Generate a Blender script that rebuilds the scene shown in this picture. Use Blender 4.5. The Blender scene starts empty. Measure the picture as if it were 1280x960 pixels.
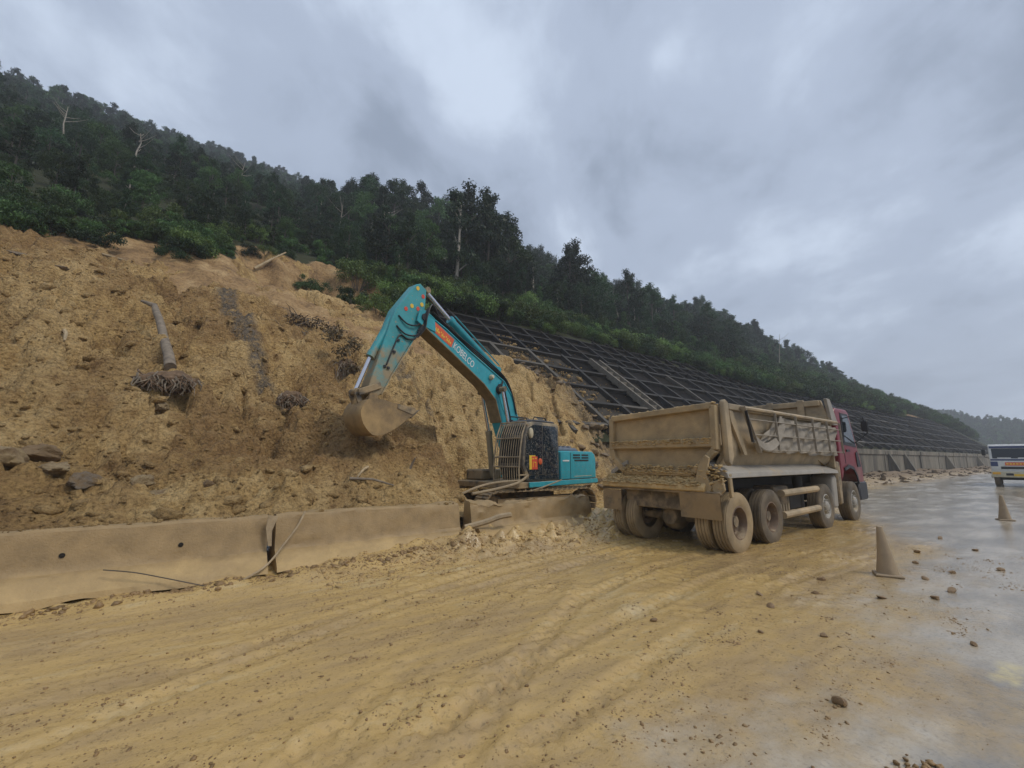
import bpy, bmesh, math, random
import numpy as np
from mathutils import Vector, Matrix, Euler, noise as mnoise

# World axes: X runs along the road (away from the camera, to the right), Y towards the hill, Z up, metres.
scene = bpy.context.scene
C = scene.collection
random.seed(7)
rng = np.random.default_rng(7)
R = math.radians

# ------------------------------------------------------------------ camera
cam_d = bpy.data.cameras.new("Camera")
cam = bpy.data.objects.new("Camera", cam_d)
C.objects.link(cam)
cam.location = (0, 0, 1.7)
cam.rotation_euler = (R(90 + 9.98), 0, R(54 - 90))
cam_d.sensor_width = 36.0
cam_d.lens = 540.0 / 1280.0 * 36.0
cam_d.clip_start = 0.05
cam_d.clip_end = 3000
scene.camera = cam

# ------------------------------------------------------------------ sky and light
SUN_EL, SUN_AZ = R(52), R(-62)          # azimuth measured from +X towards +Y
world = bpy.data.worlds.new("World")
scene.world = world
world.use_nodes = True
wn = world.node_tree
wn.nodes.clear()
def wnode(t, **k):
    n = wn.nodes.new(t)
    for a, b in k.items():
        setattr(n, a, b)
    return n
wout = wnode("ShaderNodeOutputWorld")
wbg = wnode("ShaderNodeBackground")
wbg.inputs["Strength"].default_value = 0.1
sky = wnode("ShaderNodeTexSky", sky_type="NISHITA")
sky.sun_disc = False
sky.sun_elevation = SUN_EL
sky.sun_rotation = math.pi / 2 - SUN_AZ
sky.dust_density = 2.0
wtc = wnode("ShaderNodeTexCoord")
wsep = wnode("ShaderNodeSeparateXYZ")
wn.links.new(wtc.outputs["Generated"], wsep.inputs[0])
def wmath(op, a, b=None, c=None):
    n = wnode("ShaderNodeMath", operation=op)
    for i, x in enumerate((a, b, c)):
        if x is None:
            continue
        if isinstance(x, (int, float)):
            n.inputs[i].default_value = x
        else:
            wn.links.new(x, n.inputs[i])
    return n.outputs[0]
# a flat cloud deck seen in perspective: direction / height
zz = wmath("ADD", wmath("MAXIMUM", wsep.outputs[2], 0.0), 0.26)
cx = wmath("DIVIDE", wsep.outputs[0], zz)
cy = wmath("DIVIDE", wsep.outputs[1], zz)
wcomb = wnode("ShaderNodeCombineXYZ")
wn.links.new(cx, wcomb.inputs[0]); wn.links.new(cy, wcomb.inputs[1])
wmap = wnode("ShaderNodeMapping")
wmap.inputs["Rotation"].default_value = (0, 0, R(-50))
wmap.inputs["Location"].default_value = (3.1, 1.7, 0)
wn.links.new(wcomb.outputs[0], wmap.inputs[0])
wmap2 = wnode("ShaderNodeMapping")
wmap2.inputs["Scale"].default_value = (0.85, 1.0, 1)
wn.links.new(wmap.outputs[0], wmap2.inputs[0])
def wnoise(scale, detail, rough, dist, vec):
    n = wnode("ShaderNodeTexNoise")
    n.inputs["Scale"].default_value = scale
    n.inputs["Detail"].default_value = detail
    n.inputs["Roughness"].default_value = rough
    n.inputs["Distortion"].default_value = dist
    wn.links.new(vec, n.inputs["Vector"])
    return n.outputs[0]
n1 = wnoise(1.5, 6, 0.52, 0.3, wmap2.outputs[0])
n2 = wnoise(3.6, 8, 0.6, 0.3, wmap2.outputs[0])
mixn = wmath("ADD", wmath("MULTIPLY", n1, 0.68), wmath("MULTIPLY", n2, 0.32))
ramp = wnode("ShaderNodeValToRGB")
ramp.color_ramp.interpolation = "EASE"
e = ramp.color_ramp.elements
e[0].position, e[0].color = 0.38, (2.45, 2.95, 3.85, 1)
e[1].position, e[1].color = 0.63, (5.7, 6.55, 7.9, 1)
m_ = e.new(0.5); m_.color = (3.75, 4.4, 5.6, 1)
wn.links.new(mixn, ramp.inputs[0])
wmix = wnode("ShaderNodeMix", data_type="RGBA")
wmix.inputs[0].default_value = 0.93      # cloud cover over the blue sky
wn.links.new(sky.outputs[0], wmix.inputs["A"])
wn.links.new(ramp.outputs[0], wmix.inputs["B"])
wn.links.new(wmix.outputs["Result"], wbg.inputs["Color"])
wn.links.new(wbg.outputs[0], wout.inputs[0])

sun_d = bpy.data.lights.new("Sun", "SUN")
sun_d.energy = 1.5
sun_d.angle = R(18)
sun_d.color = (1.0, 0.93, 0.82)
sun = bpy.data.objects.new("Sun", sun_d)
C.objects.link(sun)
sv = Vector((math.cos(SUN_EL) * math.cos(SUN_AZ), math.cos(SUN_EL) * math.sin(SUN_AZ), math.sin(SUN_EL)))
sun.rotation_euler = sv.to_track_quat("Z", "Y").to_euler()

scene.view_settings.view_transform = "Standard"
scene.view_settings.look = "None"
scene.view_settings.gamma = 1
scene.view_settings.use_curve_mapping = False
scene.view_settings.exposure = 0.34
scene.render.engine = "CYCLES"
scene.cycles.max_bounces = 6
scene.cycles.diffuse_bounces = 3
scene.cycles.glossy_bounces = 3
scene.cycles.transmission_bounces = 4
scene.cycles.volume_bounces = 1
scene.cycles.use_denoising = True
scene.cycles.caustics_reflective = False
scene.cycles.caustics_refractive = False

# ------------------------------------------------------------------ numpy noise
def _hash(ix, iy, seed):
    h = (ix.astype(np.int64) * 374761393 + iy.astype(np.int64) * 668265263 + seed * 974711) & 0xFFFFFFFF
    h = ((h ^ (h >> 13)) * 1274126177) & 0xFFFFFFFF
    h = ((h ^ (h >> 16)) * 2246822519) & 0xFFFFFFFF
    return ((h ^ (h >> 15)) & 0xFFFFFF) / float(0xFFFFFF)
def vnoise(x, y, seed=0):
    ix, iy = np.floor(x), np.floor(y)
    fx, fy = x - ix, y - iy
    fx = fx * fx * fx * (fx * (fx * 6 - 15) + 10)
    fy = fy * fy * fy * (fy * (fy * 6 - 15) + 10)
    a = _hash(ix, iy, seed); b = _hash(ix + 1, iy, seed)
    c = _hash(ix, iy + 1, seed); d = _hash(ix + 1, iy + 1, seed)
    return (a + (b - a) * fx) * (1 - fy) + (c + (d - c) * fx) * fy
def fbm(x, y, octv=4, seed=0, gain=0.5):
    s = 0; a = 1.0; t = 0
    for i in range(octv):
        s = s + a * (vnoise(x + 13.7 * i, y - 7.3 * i, seed + i * 17) * 2 - 1)
        t += a; a *= gain; x = x * 2.03; y = y * 2.03
    return s / t
def worley(x, y, seed=0):
    ix, iy = np.floor(x), np.floor(y)
    f1 = np.full(x.shape, 9.0); f2 = np.full(x.shape, 9.0); rid = np.zeros(x.shape)
    for dx in (-1, 0, 1):
        for dy in (-1, 0, 1):
            jx, jy = ix + dx, iy + dy
            px = jx + _hash(jx, jy, seed); py = jy + _hash(jx, jy, seed + 5)
            d = np.hypot(px - x, py - y)
            r_ = _hash(jx, jy, seed + 9)
            f2 = np.where(d < f1, f1, np.minimum(f2, d))
            rid = np.where(d < f1, r_, rid)
            f1 = np.minimum(f1, d)
    return f1, f2, rid
def sm(a, b, x):
    t = np.clip((x - a) / (b - a), 0, 1)
    return t * t * (3 - 2 * t)

# ------------------------------------------------------------------ materials
class NT:
    def __init__(self, name):
        self.m = bpy.data.materials.new(name)
        self.m.use_nodes = True
        self.t = self.m.node_tree
        self.t.nodes.clear()
        self.out = self.n("ShaderNodeOutputMaterial")
        self.b = self.n("ShaderNodeBsdfPrincipled")
        self.t.links.new(self.b.outputs[0], self.out.inputs[0])
    def n(self, t, **k):
        x = self.t.nodes.new(t)
        for a, b in k.items():
            setattr(x, a, b)
        return x
    def put(self, sock, v):
        if v is None:
            return
        if isinstance(v, bpy.types.NodeSocket):
            self.t.links.new(v, sock)
        elif isinstance(v, (tuple, list)) and len(v) == 3 and sock.type == "RGBA":
            sock.default_value = (*v, 1)
        else:
            sock.default_value = v
    def math(self, op, a, b=None, clamp=False):
        x = self.n("ShaderNodeMath", operation=op, use_clamp=clamp)
        self.put(x.inputs[0], a); self.put(x.inputs[1], b)
        return x.outputs[0]
    def noise(self, scale, detail=5, rough=0.55, vec=None, dist=0.0):
        x = self.n("ShaderNodeTexNoise")
        x.inputs["Scale"].default_value = scale
        x.inputs["Detail"].default_value = detail
        x.inputs["Roughness"].default_value = rough
        x.inputs["Distortion"].default_value = dist
        self.put(x.inputs["Vector"], vec if vec is not None else self.obj())
        return x.outputs[0]
    def voronoi(self, scale, vec=None, feature="F1", out="Distance"):
        x = self.n("ShaderNodeTexVoronoi", feature=feature)
        x.inputs["Scale"].default_value = scale
        self.put(x.inputs["Vector"], vec if vec is not None else self.obj())
        return x.outputs[out]
    def obj(self):
        if not hasattr(self, "_o"):
            self._o = self.n("ShaderNodeTexCoord").outputs["Object"]
        return self._o
    def attr(self, name):
        x = self.n("ShaderNodeAttribute", attribute_name=name)
        return x.outputs["Fac"]
    def ramp(self, fac, stops, interp="LINEAR"):
        x = self.n("ShaderNodeValToRGB")
        x.color_ramp.interpolation = interp
        el = x.color_ramp.elements
        while len(el) < len(stops):
            el.new(0.5)
        for q, (p, c) in zip(el, stops):
            q.position = p
            q.color = (c, c, c, 1) if isinstance(c, (int, float)) else (*c, 1)
        self.put(x.inputs[0], fac)
        return x.outputs[0]
    def mix(self, fac, a, b, mode="MIX"):
        x = self.n("ShaderNodeMix", data_type="RGBA", blend_type=mode)
        self.put(x.inputs[0], fac); self.put(x.inputs["A"], a); self.put(x.inputs["B"], b)
        return x.outputs["Result"]
    def bump(self, h, strength=0.3, dist=0.02, normal=None):
        x = self.n("ShaderNodeBump")
        x.inputs["Strength"].default_value = strength
        x.inputs["Distance"].default_value = dist
        self.put(x.inputs["Height"], h)
        if normal is not None:
            self.put(x.inputs["Normal"], normal)
        return x.outputs[0]
    def done(self, color=None, rough=None, normal=None, metal=None, spec=None):
        self.put(self.b.inputs["Base Color"], color)
        self.put(self.b.inputs["Roughness"], rough)
        self.put(self.b.inputs["Normal"], normal)
        self.put(self.b.inputs["Metallic"], metal)
        self.put(self.b.inputs["Specular IOR Level"], spec)
        return self.m

MUD = (0.40, 0.285, 0.145)
MUD_DARK = (0.25, 0.175, 0.09)
MUD_PALE = (0.46, 0.37, 0.24)

def surf(name, base, rough=0.6, mud=0.0, mudcol=MUD, scale=2.2, soft=0.0, metal=0.0, zmud=None, bumpy=0.25,
         var=0.2, speck=0.0, mud_rough=0.7):
    """Painted / plain surface with colour variation, thrown mud and fine relief."""
    t = NT(name)
    nv = t.noise(scale * 2.5, 4, 0.6)
    col = t.mix(1.0, base, t.ramp(nv, [(0.25, 1 - var), (0.75, 1 + var)]), "MULTIPLY")
    fine = t.noise(38, 4, 0.6)
    rgh = rough
    h = fine
    if mud > 0 or speck > 0 or zmud:
        f = t.math("ADD", t.noise(scale, 7, 0.62), mud - 0.5)
        if zmud:
            sp = t.n("ShaderNodeSeparateXYZ"); t.put(sp.inputs[0], t.obj())
            mr = t.n("ShaderNodeMapRange")
            t.put(mr.inputs[0], sp.outputs[2])
            for i, v in zip((1, 2, 3, 4), (zmud[0], zmud[1], zmud[2], 0.0)):
                mr.inputs[i].default_value = v
            f = t.math("ADD", f, mr.outputs[0])
        fac = t.ramp(f, [(0.44 - soft, 0.0), (0.58 + soft, 1.0)])
        if speck > 0:
            s = t.ramp(t.noise(16, 3, 0.7), [(0.72 - speck * 0.3, 0.0), (0.76 - speck * 0.3, 1.0)])
            fac = t.math("MAXIMUM", fac, s)
        mcol = t.mix(t.noise(scale * 3, 5, 0.6), tuple(c * 0.72 for c in mudcol), tuple(min(1, c * 1.22) for c in mudcol))
        col = t.mix(fac, col, mcol)
        rgh = t.mix(fac, (rough,) * 3, (mud_rough,) * 3)
        h = t.math("ADD", t.math("MULTIPLY", fine, 0.5), t.math("MULTIPLY", fac, 0.8))
    return t.done(col, rgh, t.bump(h, bumpy, 0.015), metal)

# ------------------------------------------------------------------ mesh building
def link(o, parent=None):
    C.objects.link(o)
    if parent is not None:
        o.parent = parent
    return o
def tag(o, label=None, cat=None, group=None, kind=None):
    if label: o["label"] = label
    if cat: o["category"] = cat
    if group: o["group"] = group
    if kind: o["kind"] = kind
    return o
def empty(name, loc=(0, 0, 0), rz=0.0, label=None, cat=None, group=None):
    o = bpy.data.objects.new(name, None)
    o.empty_display_size = 0.3
    o.location = loc
    o.rotation_euler = (0, 0, rz)
    link(o)
    return tag(o, label, cat, group)
def mesh_obj(name, me, mat, parent=None):
    o = bpy.data.objects.new(name, me)
    if mat is not None and len(me.materials) == 0:
        me.materials.append(mat)
    return link(o, parent)
def np_mesh(name, verts, faces, smooth=True):
    me = bpy.data.meshes.new(name)
    verts = np.asarray(verts, dtype=np.float32); faces = np.asarray(faces, dtype=np.int32)
    k = faces.shape[1]
    me.vertices.add(len(verts)); me.vertices.foreach_set("co", verts.ravel())
    me.loops.add(faces.size); me.loops.foreach_set("vertex_index", faces.ravel())
    me.polygons.add(len(faces))
    me.polygons.foreach_set("loop_start", np.arange(0, faces.size, k, dtype=np.int32))
    me.update(calc_edges=True)
    if smooth:
        me.polygons.foreach_set("use_smooth", np.ones(len(faces), dtype=bool))
    me.validate()
    return me
def grid_faces(nu, nv):
    i = np.arange(nu * nv).reshape(nv, nu)
    return np.stack([i[:-1, :-1], i[:-1, 1:], i[1:, 1:], i[1:, :-1]], -1).reshape(-1, 4)
def add_attr(me, name, arr):
    a = me.attributes.new(name, "FLOAT", "POINT")
    a.data.foreach_set("value", np.asarray(arr, dtype=np.float32).ravel())

class MB:
    """Collects simple solids into one mesh."""
    def __init__(self):
        self.V = []; self.F = []
    def add(self, vs, fs):
        k = len(self.V)
        self.V += [tuple(v) for v in vs]
        self.F += [tuple(i + k for i in f) for f in fs]
        return self
    def box(self, x0, x1, y0, y1, z0, z1, m=None):
        vs = [Vector((x, y, z)) for z in (z0, z1) for y in (y0, y1) for x in (x0, x1)]
        if m is not None: vs = [m @ v for v in vs]
        return self.add(vs, [(0, 2, 3, 1), (4, 5, 7, 6), (0, 1, 5, 4), (2, 6, 7, 3), (0, 4, 6, 2), (1, 3, 7, 5)])
    def prism(self, poly, fn, t0, t1):
        """poly of 2-D points swept from t0 to t1 with fn(a, b, t) -> xyz"""
        n = len(poly)
        vs = [fn(a, b, t0) for a, b in poly] + [fn(a, b, t1) for a, b in poly]
        fs = [tuple(range(n - 1, -1, -1)), tuple(range(n, 2 * n))]
        fs += [(i, (i + 1) % n, n + (i + 1) % n, n + i) for i in range(n)]
        return self.add(vs, fs)
    def beam(self, p0, p1, w, h, up=(0, 0, 1)):
        p0, p1 = Vector(p0), Vector(p1)
        d = (p1 - p0).normalized(); s = d.cross(Vector(up))
        if s.length < 1e-4: s = d.cross(Vector((0, 1, 0)))
        s.normalize(); u = s.cross(d)
        vs = []
        for p in (p0, p1):
            for a, b in ((-1, -1), (1, -1), (1, 1), (-1, 1)):
                vs.append(p + s * a * w / 2 + u * b * h / 2)
        return self.add(vs, [(0, 1, 2, 3)[::-1], (4, 5, 6, 7), (0, 1, 5, 4), (1, 2, 6, 5), (2, 3, 7, 6), (3, 0, 4, 7)])
    def tube(self, pts, r, n=8, caps=True):
        pts = [Vector(p) for p in pts]
        rs = r if isinstance(r, (list, tuple)) else [r] * len(pts)
        vs = []; ref = None
        for i, p in enumerate(pts):
            d = (pts[min(i + 1, len(pts) - 1)] - pts[max(i - 1, 0)]).normalized()
            if ref is None:
                ref = d.orthogonal().normalized()
            ref = (ref - d * ref.dot(d)).normalized()
            b = d.cross(ref)
            for k in range(n):
                a = 2 * math.pi * k / n
                vs.append(p + (ref * math.cos(a) + b * math.sin(a)) * rs[i])
        fs = []
        for i in range(len(pts) - 1):
            for k in range(n):
                a, b_ = i * n + k, i * n + (k + 1) % n
                fs.append((a, b_, b_ + n, a + n))
        if caps:
            fs.append(tuple(range(n - 1, -1, -1)))
            fs.append(tuple(range((len(pts) - 1) * n, len(pts) * n)))
        return self.add(vs, fs)
    def lathe(self, prof, o, axis, n=28, close=False):
        """prof: (radius, distance along axis) pairs"""
        o = Vector(o); ax = Vector(axis).normalized(); a0 = ax.orthogonal().normalized(); b0 = ax.cross(a0)
        vs = []
        for r_, d in prof:
            for k in range(n):
                a = 2 * math.pi * k / n
                vs.append(o + ax * d + (a0 * math.cos(a) + b0 * math.sin(a)) * max(r_, 1e-4))
        fs = []
        m = len(prof)
        for i in range(m if close else m - 1):
            j = (i + 1) % m
            for k in range(n):
                k2 = (k + 1) % n
                fs.append((i * n + k, i * n + k2, j * n + k2, j * n + k))
        return self.add(vs, fs)
    def mesh(self, name, bevel=0.0, smooth=35, seg=1):
        bm = bmesh.new()
        vs = [bm.verts.new(v) for v in self.V]
        for f in self.F:
            try:
                bm.faces.new([vs[i] for i in f])
            except ValueError:
                pass
        bmesh.ops.recalc_face_normals(bm, faces=bm.faces)
        if bevel > 0:
            ed = [e_ for e_ in bm.edges if len(e_.link_faces) == 2 and e_.calc_face_angle(0) > R(28)]
            bmesh.ops.bevel(bm, geom=ed, offset=bevel, offset_type="OFFSET", segments=seg, profile=0.6, affect="EDGES", clamp_overlap=True)
        me = bpy.data.meshes.new(name)
        bm.to_mesh(me); bm.free()
        if smooth:
            me.polygons.foreach_set("use_smooth", np.ones(len(me.polygons), dtype=bool))
            me.set_sharp_from_angle(angle=R(smooth))
        me.update()
        return me
    def build(self, name, mat, parent=None, bevel=0.0, smooth=35, seg=1):
        return mesh_obj(name, self.mesh(name, bevel, smooth, seg), mat, parent)

def ico_rock(seed, sub=2, rough=0.35, flat=0.75):
    """An angular stone of unit radius."""
    bm = bmesh.new()
    bmesh.ops.create_icosphere(bm, subdivisions=sub, radius=1.0)
    rr = random.Random(seed)
    off = Vector((rr.uniform(-50, 50), rr.uniform(-50, 50), rr.uniform(-50, 50)))
    cuts = [(Vector((rr.gauss(0, 1), rr.gauss(0, 1), rr.gauss(0, 1))).normalized(), rr.uniform(0.5, 0.85)) for _ in range(8)]
    sx, sy, sz = rr.uniform(.8, 1.2), rr.uniform(.7, 1.0), flat * rr.uniform(.75, 1.1)
    for v in bm.verts:
        p = v.co.copy()
        for nrm, d in cuts:
            k = p.dot(nrm)
            if k > d: p -= nrm * (k - d)
        p *= 1 + rough * 0.5 * mnoise.noise(p * 1.7 + off) + rough * 0.25 * mnoise.noise(p * 4.1 + off)
        v.co = (p.x * sx, p.y * sy, p.z * sz)
    me = bpy.data.meshes.new("stone")
    bm.to_mesh(me); bm.free()
    me.polygons.foreach_set("use_smooth", np.ones(len(me.polygons), dtype=bool))
    me.set_sharp_from_angle(angle=R(32))
    return me

# ================================================================== TERRAIN SHAPE
SL_V0, SL_Z0, SL_T = 15.0, 2.9, 0.8          # foot, height and grade of the engineered slope
def vtop(u):
    return 26.6 - 2.6 * sm(28, 60, u)
def hill_z(u, v):
    vt = vtop(u)
    zt = SL_Z0 + SL_T * (vt - SL_V0)
    z = np.where(v < vt, SL_Z0 + SL_T * (v - SL_V0), zt + 0.62 * (v - vt))
    far = sm(30, 60, v)
    z = z + far * (3.2 * fbm(u / 30.0, v / 30.0, 4, 3) + 5.0 * fbm(u / 85.0, v / 85.0, 2, 8) * sm(60, 120, v))
    vr = 190 - 135 * sm(95, 185, u)           # ridge line
    zr = zt + 0.62 * (vr - vt)
    over = np.maximum(v - vr, 0)
    z = z - over * 0.95 * sm(0, 40, over)
    # the scar where the slide broke away
    s = sm(0.2, 3.4, u) * (1 - sm(8.5, 11.5, u)) * sm(24.5, 27, v)
    hw = 31.0 + 1.8 * fbm(u / 3.0, u * 0 + 2.0, 3, 21)
    s = s * (1 - sm(hw - 1.0, hw + 0.9, v))
    z = z - 2.6 * s
    end = 1 - sm(150, 245, u)
    z = z * (0.04 + 0.96 * end) + (1 - end) * 1.0
    return z

CU = np.array([-40, -10, -6.3, -4.1, -0.65, 1.8, 4.0, 5.1, 6.5, 9.0, 13.0, 20.0])
CV = np.array([21.5, 21.5, 21.9, 23.2, 22.6, 22.2, 20.5, 19.4, 19.2, 19.6, 20.4, 20.6])
def heap_z(u, v, detail=True):
    toe = 8.0 + 4.9 * sm(4.4, 7.4, u + 0.25 * fbm(u * 0, v * 0.8, 2, 31))
    zp = 0.66 + 0.615 * (v - 8.2)
    cut = np.where(toe > 8.6, 0.10 + 1.45 * (v - toe), zp)
    zp = np.minimum(zp, np.where(u > 4.7, np.maximum(cut, 0.05), zp))
    vc = np.interp(u, CU, CV)
    zc = 0.66 + 0.615 * (vc - 8.2)
    over = np.maximum(v - vc, 0)
    zcap = zc - 0.12 * over - 0.02 * over ** 2
    z = np.minimum(zp, zcap)
    # right margin, where the spoil thins out over the lattice slope
    ub = np.interp(v, [8, 13, 15, 16.5, 18, 20, 22, 24, 27], [14.6, 17.2, 19.0, 18.6, 18.0, 17.5, 16.6, 15.2, 13.0])
    ub = ub + 1.1 * fbm(v * 0.55, u * 0.2, 3, 55)
    under = np.where(v < SL_V0, -0.3, hill_z(u, v) - 0.5)
    k = 1 - sm(-3.2, 0.6, u - ub)
    z = under + (z - under) * k
    # the slide track carries on up the hill to the scar
    ext = (1 - sm(10.2, 11.4, u)) * (1 - sm(24.4, 25.6, v - 7.6 * sm(0.0, 1.6, u)))
    if detail:
        z = np.maximum(z, np.where(v > 17, hill_z(u, v) + 0.14 - 3.0 * (1 - ext), -9))
        left = 1 - sm(3.0, 6.5, u)
        z = z + 0.42 * fbm(u / 2.8, v / 2.8, 4, 41) * sm(8.0, 10.5, v)
        bulge = sm(11, 14, v) * (1 - sm(20, 22.5, v))
        wz = 0.5 * fbm(u * 0 + 3, v * 0.5, 2, 57)
        z = z + bulge * (0.10 * (1 - sm(0.4, 1.6, u + wz)) - 0.60 * sm(1.0, 2.2, u + wz) * (1 - sm(3.6, 5.6, u)))
        rn = np.abs(fbm(u * 0.75 + 0.6 * fbm(u * 0.6, v * 0.4, 2, 58), v * 0.10, 3, 59))
        z = z - 0.48 * np.clip(0.22 - rn, 0, 1) * 3 * sm(9.5, 12, v) * (1 - sm(20, 22, v)) * sm(-0.25, 0.25, fbm(u * 0.3, v * 0.3, 2, 56))
        wu = u + 0.35 * fbm(u * 0.9, v * 0.9, 2, 43); wv = v + 0.35 * fbm(u * 0.9, v * 0.9, 2, 44)
        amp = sm(8.0, 8.9, v)
        for sc, am, sd in ((0.9, 0.26, 61), (2.0, 0.21, 62), (4.4, 0.12, 63), (8.6, 0.065, 64)):
            f1, f2, rid = worley(wu * sc, wv * sc * 1.15, sd)
            lump = np.clip(1 - f1 * 1.35, 0, 1) ** 0.6 * (0.15 + 1.1 * rid ** 1.5)
            z = z + am * lump * amp * (0.5 + 0.5 * left)
        z = z + 0.07 * fbm(u * 5, v * 5, 4, 47) * amp
        z = z - 0.22 * amp
        for s_, h_, sd in ((0.30, 0.55, 65), (0.55, 0.36, 66), (0.95, 0.20, 67)):
            q = fbm(u * s_ + 5, v * s_ * 1.2, 4, sd)
            z = z - h_ * sm(-0.02, 0.05, q) * (1 - sm(0.08, 0.45, q)) * sm(9.2, 11.5, v)
        # erosion runnels down the dug face
        gul = np.abs(fbm(u * 0.85 + 0.3 * fbm(u, v * 0.5, 2, 49), v * 0.13, 3, 48))
        z = z - 0.35 * np.clip(0.28 - gul, 0, 1) * sm(4.5, 6.5, u) * sm(12.5, 14, v) * 2.0
    return z

def mud_edge(u):
    return np.interp(u, [-20, 1, 3, 4, 6.5, 9, 12, 15, 19, 25, 60, 200], [0.6, 0.95, 1.2, 1.4, 1.8, 2.15, 2.9, 4.2, 6.4, 8.2, 9.6, 10.5])
def mud_mask(u, v):
    return sm(-1.5, 1.2, v - mud_edge(u) + 1.3 * fbm(u * 0.45, v * 0.8, 5, 71))
def ground_z(u, v):
    m = mud_mask(u, v)
    near = 1 - sm(30, 70, np.hypot(u, v))
    z = 0.028 * m
    # slurry undulation, drawn out along the road
    z = z + m * near * 0.014 * fbm(u * 0.6, v * 1.3, 5, 72)
    # long ruts along the road
    w = v + 0.30 * fbm(u * 0.16, v * 0.25, 2, 73)
    rut = np.abs(fbm(w * 1.25 + 3, u * 0.05, 3, 74))
    z = z - m * near * 0.012 * np.clip(0.24 - rut, 0, 1) * 3 * sm(-0.3, 0.3, fbm(u * 0.3, v * 0.5, 2, 75) + 0.15)
    fine = np.abs(fbm(w * 4.5, u * 0.30, 3, 76))
    z = z - m * near * 0.008 * np.clip(0.3 - fine, 0, 1) * 3
    # arcs left by the truck's wheels where it backed in
    for cxu, cyv, rad, wd, dp in ((7.6, -0.1, 4.3, 0.30, 0.050), (7.6, -0.1, 4.75, 0.20, 0.042), (7.6, -0.1, 6.15, 0.30, 0.05), (7.6, -0.1, 6.6, 0.20, 0.04),
                                  (8.2, -2.8, 6.2, 0.2, 0.035), (8.2, -2.8, 7.2, 0.25, 0.035), (8.2, -2.8, 8.6, 0.25, 0.035)):
        rr = np.hypot(u - cxu, v - cyv) + 0.10 * fbm(u * 0.8, v * 0.8, 2, 77)
        d = np.abs(rr - rad) / wd; dp = dp * 0.25 * (0.4 + 1.2 * np.clip(fbm(u * 0.9, v * 0.9, 2, 78) + 0.3, 0, 1))
        k = (1 - sm(cxu - 0.6, cxu + 0.4, u)) * sm(cyv + 0.5, cyv + 2.0, v) * near
        ang = np.arctan2(v - cyv, u - cxu)
        tread = 0.6 + 0.4 * np.sin(ang * rad * 30)
        z = z - k * dp * np.exp(-d ** 2 * 2.2) * tread + k * dp * 0.75 * np.exp(-(d - 1.35) ** 2 * 5)
    # tyre tracks sweeping in from the left towards the truck
    for vt_, cv_, wd, dp in ((6.52, 0.030, 0.125, 0.034), (6.18, 0.030, 0.125, 0.030), (4.62, 0.034, 0.125, 0.038), (4.28, 0.034, 0.125, 0.034),
                             (5.9, 0.055, 0.14, 0.03), (5.1, 0.062, 0.14, 0.03), (3.7, 0.020, 0.12, 0.028), (2.95, 0.018, 0.12, 0.026), (5.5, 0.012, 0.13, 0.026), (6.9, 0.020, 0.12, 0.026)):
        c_ = vt_ - cv_ * np.maximum(8.0 - u, 0) ** 2 + 0.05 * fbm(u * 0.5, u * 0 + vt_, 2, 79)
        d = (v - c_) / wd
        k = (1 - sm(7.6, 8.4, u)) * near * sm(-0.35, 0.25, fbm(u * 0.35, u * 0 + vt_ * 3, 2, 80)) * sm(0.1, 0.6, m)
        lug = 0.55 + 0.45 * np.sign(np.sin(u * 38 + np.abs(d) * 2.5)) * (np.abs(d) > 0.25)
        dp = dp * 0.95
        z = z - k * dp * np.clip(1.6 - np.abs(d) * 1.6, 0, 1) * lug + k * dp * 0.35 * np.exp(-(np.abs(d) - 1.3) ** 2 * 14) * (0.6 + 0.8 * vnoise(u * 9, v * 9, 94))
    # clotted lumps
    wob = fbm(u * 1.1, v * 1.1, 3, 81)
    f1, f2, rid = worley(u * 5.2 + wob, v * 7.5 + wob, 82)
    patch = sm(0.10, 0.38, fbm(u * 0.75 + 4, v * 1.3, 4, 83))
    z = z + m * near * patch * 0.026 * np.clip(1 - f1 * 1.5, 0, 1) * (rid > 0.45) * rid
    f1, f2, rid = worley(u * 11 + wob, v * 14 + wob, 84)
    z = z + m * near * (0.06 + 0.94 * patch) * 0.020 * np.clip(1 - f1 * 1.5, 0, 1) * (rid > 0.4)
    # spoil pushed up along the barrier and in front of the excavator
    lump = 0.5 + 0.5 * fbm(u * 1.9, v * 1.9, 4, 85)
    ban = sm(6.5, 7.5, v + 0.25 * fbm(u * 0.7, u * 0, 2, 86)) * sm(-12, -8, u)
    z = z + ban * (0.0 + (0.09 + 0.08 * sm(-1.2, 0.5, u)) * lump) * (1 - sm(1.0, 3.0, u)) * 0.8
    z = z + ban * (0.10 + 0.26 * lump) * sm(0.7, 2.6, u) * (1 - sm(9.6, 12, u))
    f1, f2, rid = worley(u * 3.3 + wob * .7, v * 3.6 + wob * .7, 87)
    mound = sm(6.2, 7.0, v) * (1 - sm(8.6, 9.2, v)) * sm(3.0, 4.5, u) * (1 - sm(8.8, 10.4, u))
    z = z + mound * 0.17 * np.clip(1 - f1 * 1.4, 0, 1) * (0.3 + rid)
    # verge below the retaining wall, strewn with spoil
    ver = sm(9.5, 13.5, v + 0.8 * fbm(u * 0.3, v * 0.3, 3, 88)) * sm(13, 22, u) * (1 - sm(170, 220, u))
    f1, f2, rid = worley(u * 1.6, v * 1.6, 89)
    z = z + ver * (0.25 + 0.45 * np.clip(1 - f1, 0, 1) * rid + 0.3 * fbm(u * .5, v * .5, 3, 90))
    # wet pavement: barely uneven, one rough edge
    z = z + (1 - m) * 0.006 * fbm(u * 0.6, v * 1.4, 3, 91)
    # loose rises on far right and left so the sheet is never a plane
    z = z + sm(90, 400, np.hypot(u, v)) * 1.2 * fbm(u / 60, v / 60, 3, 92)
    return z

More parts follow.
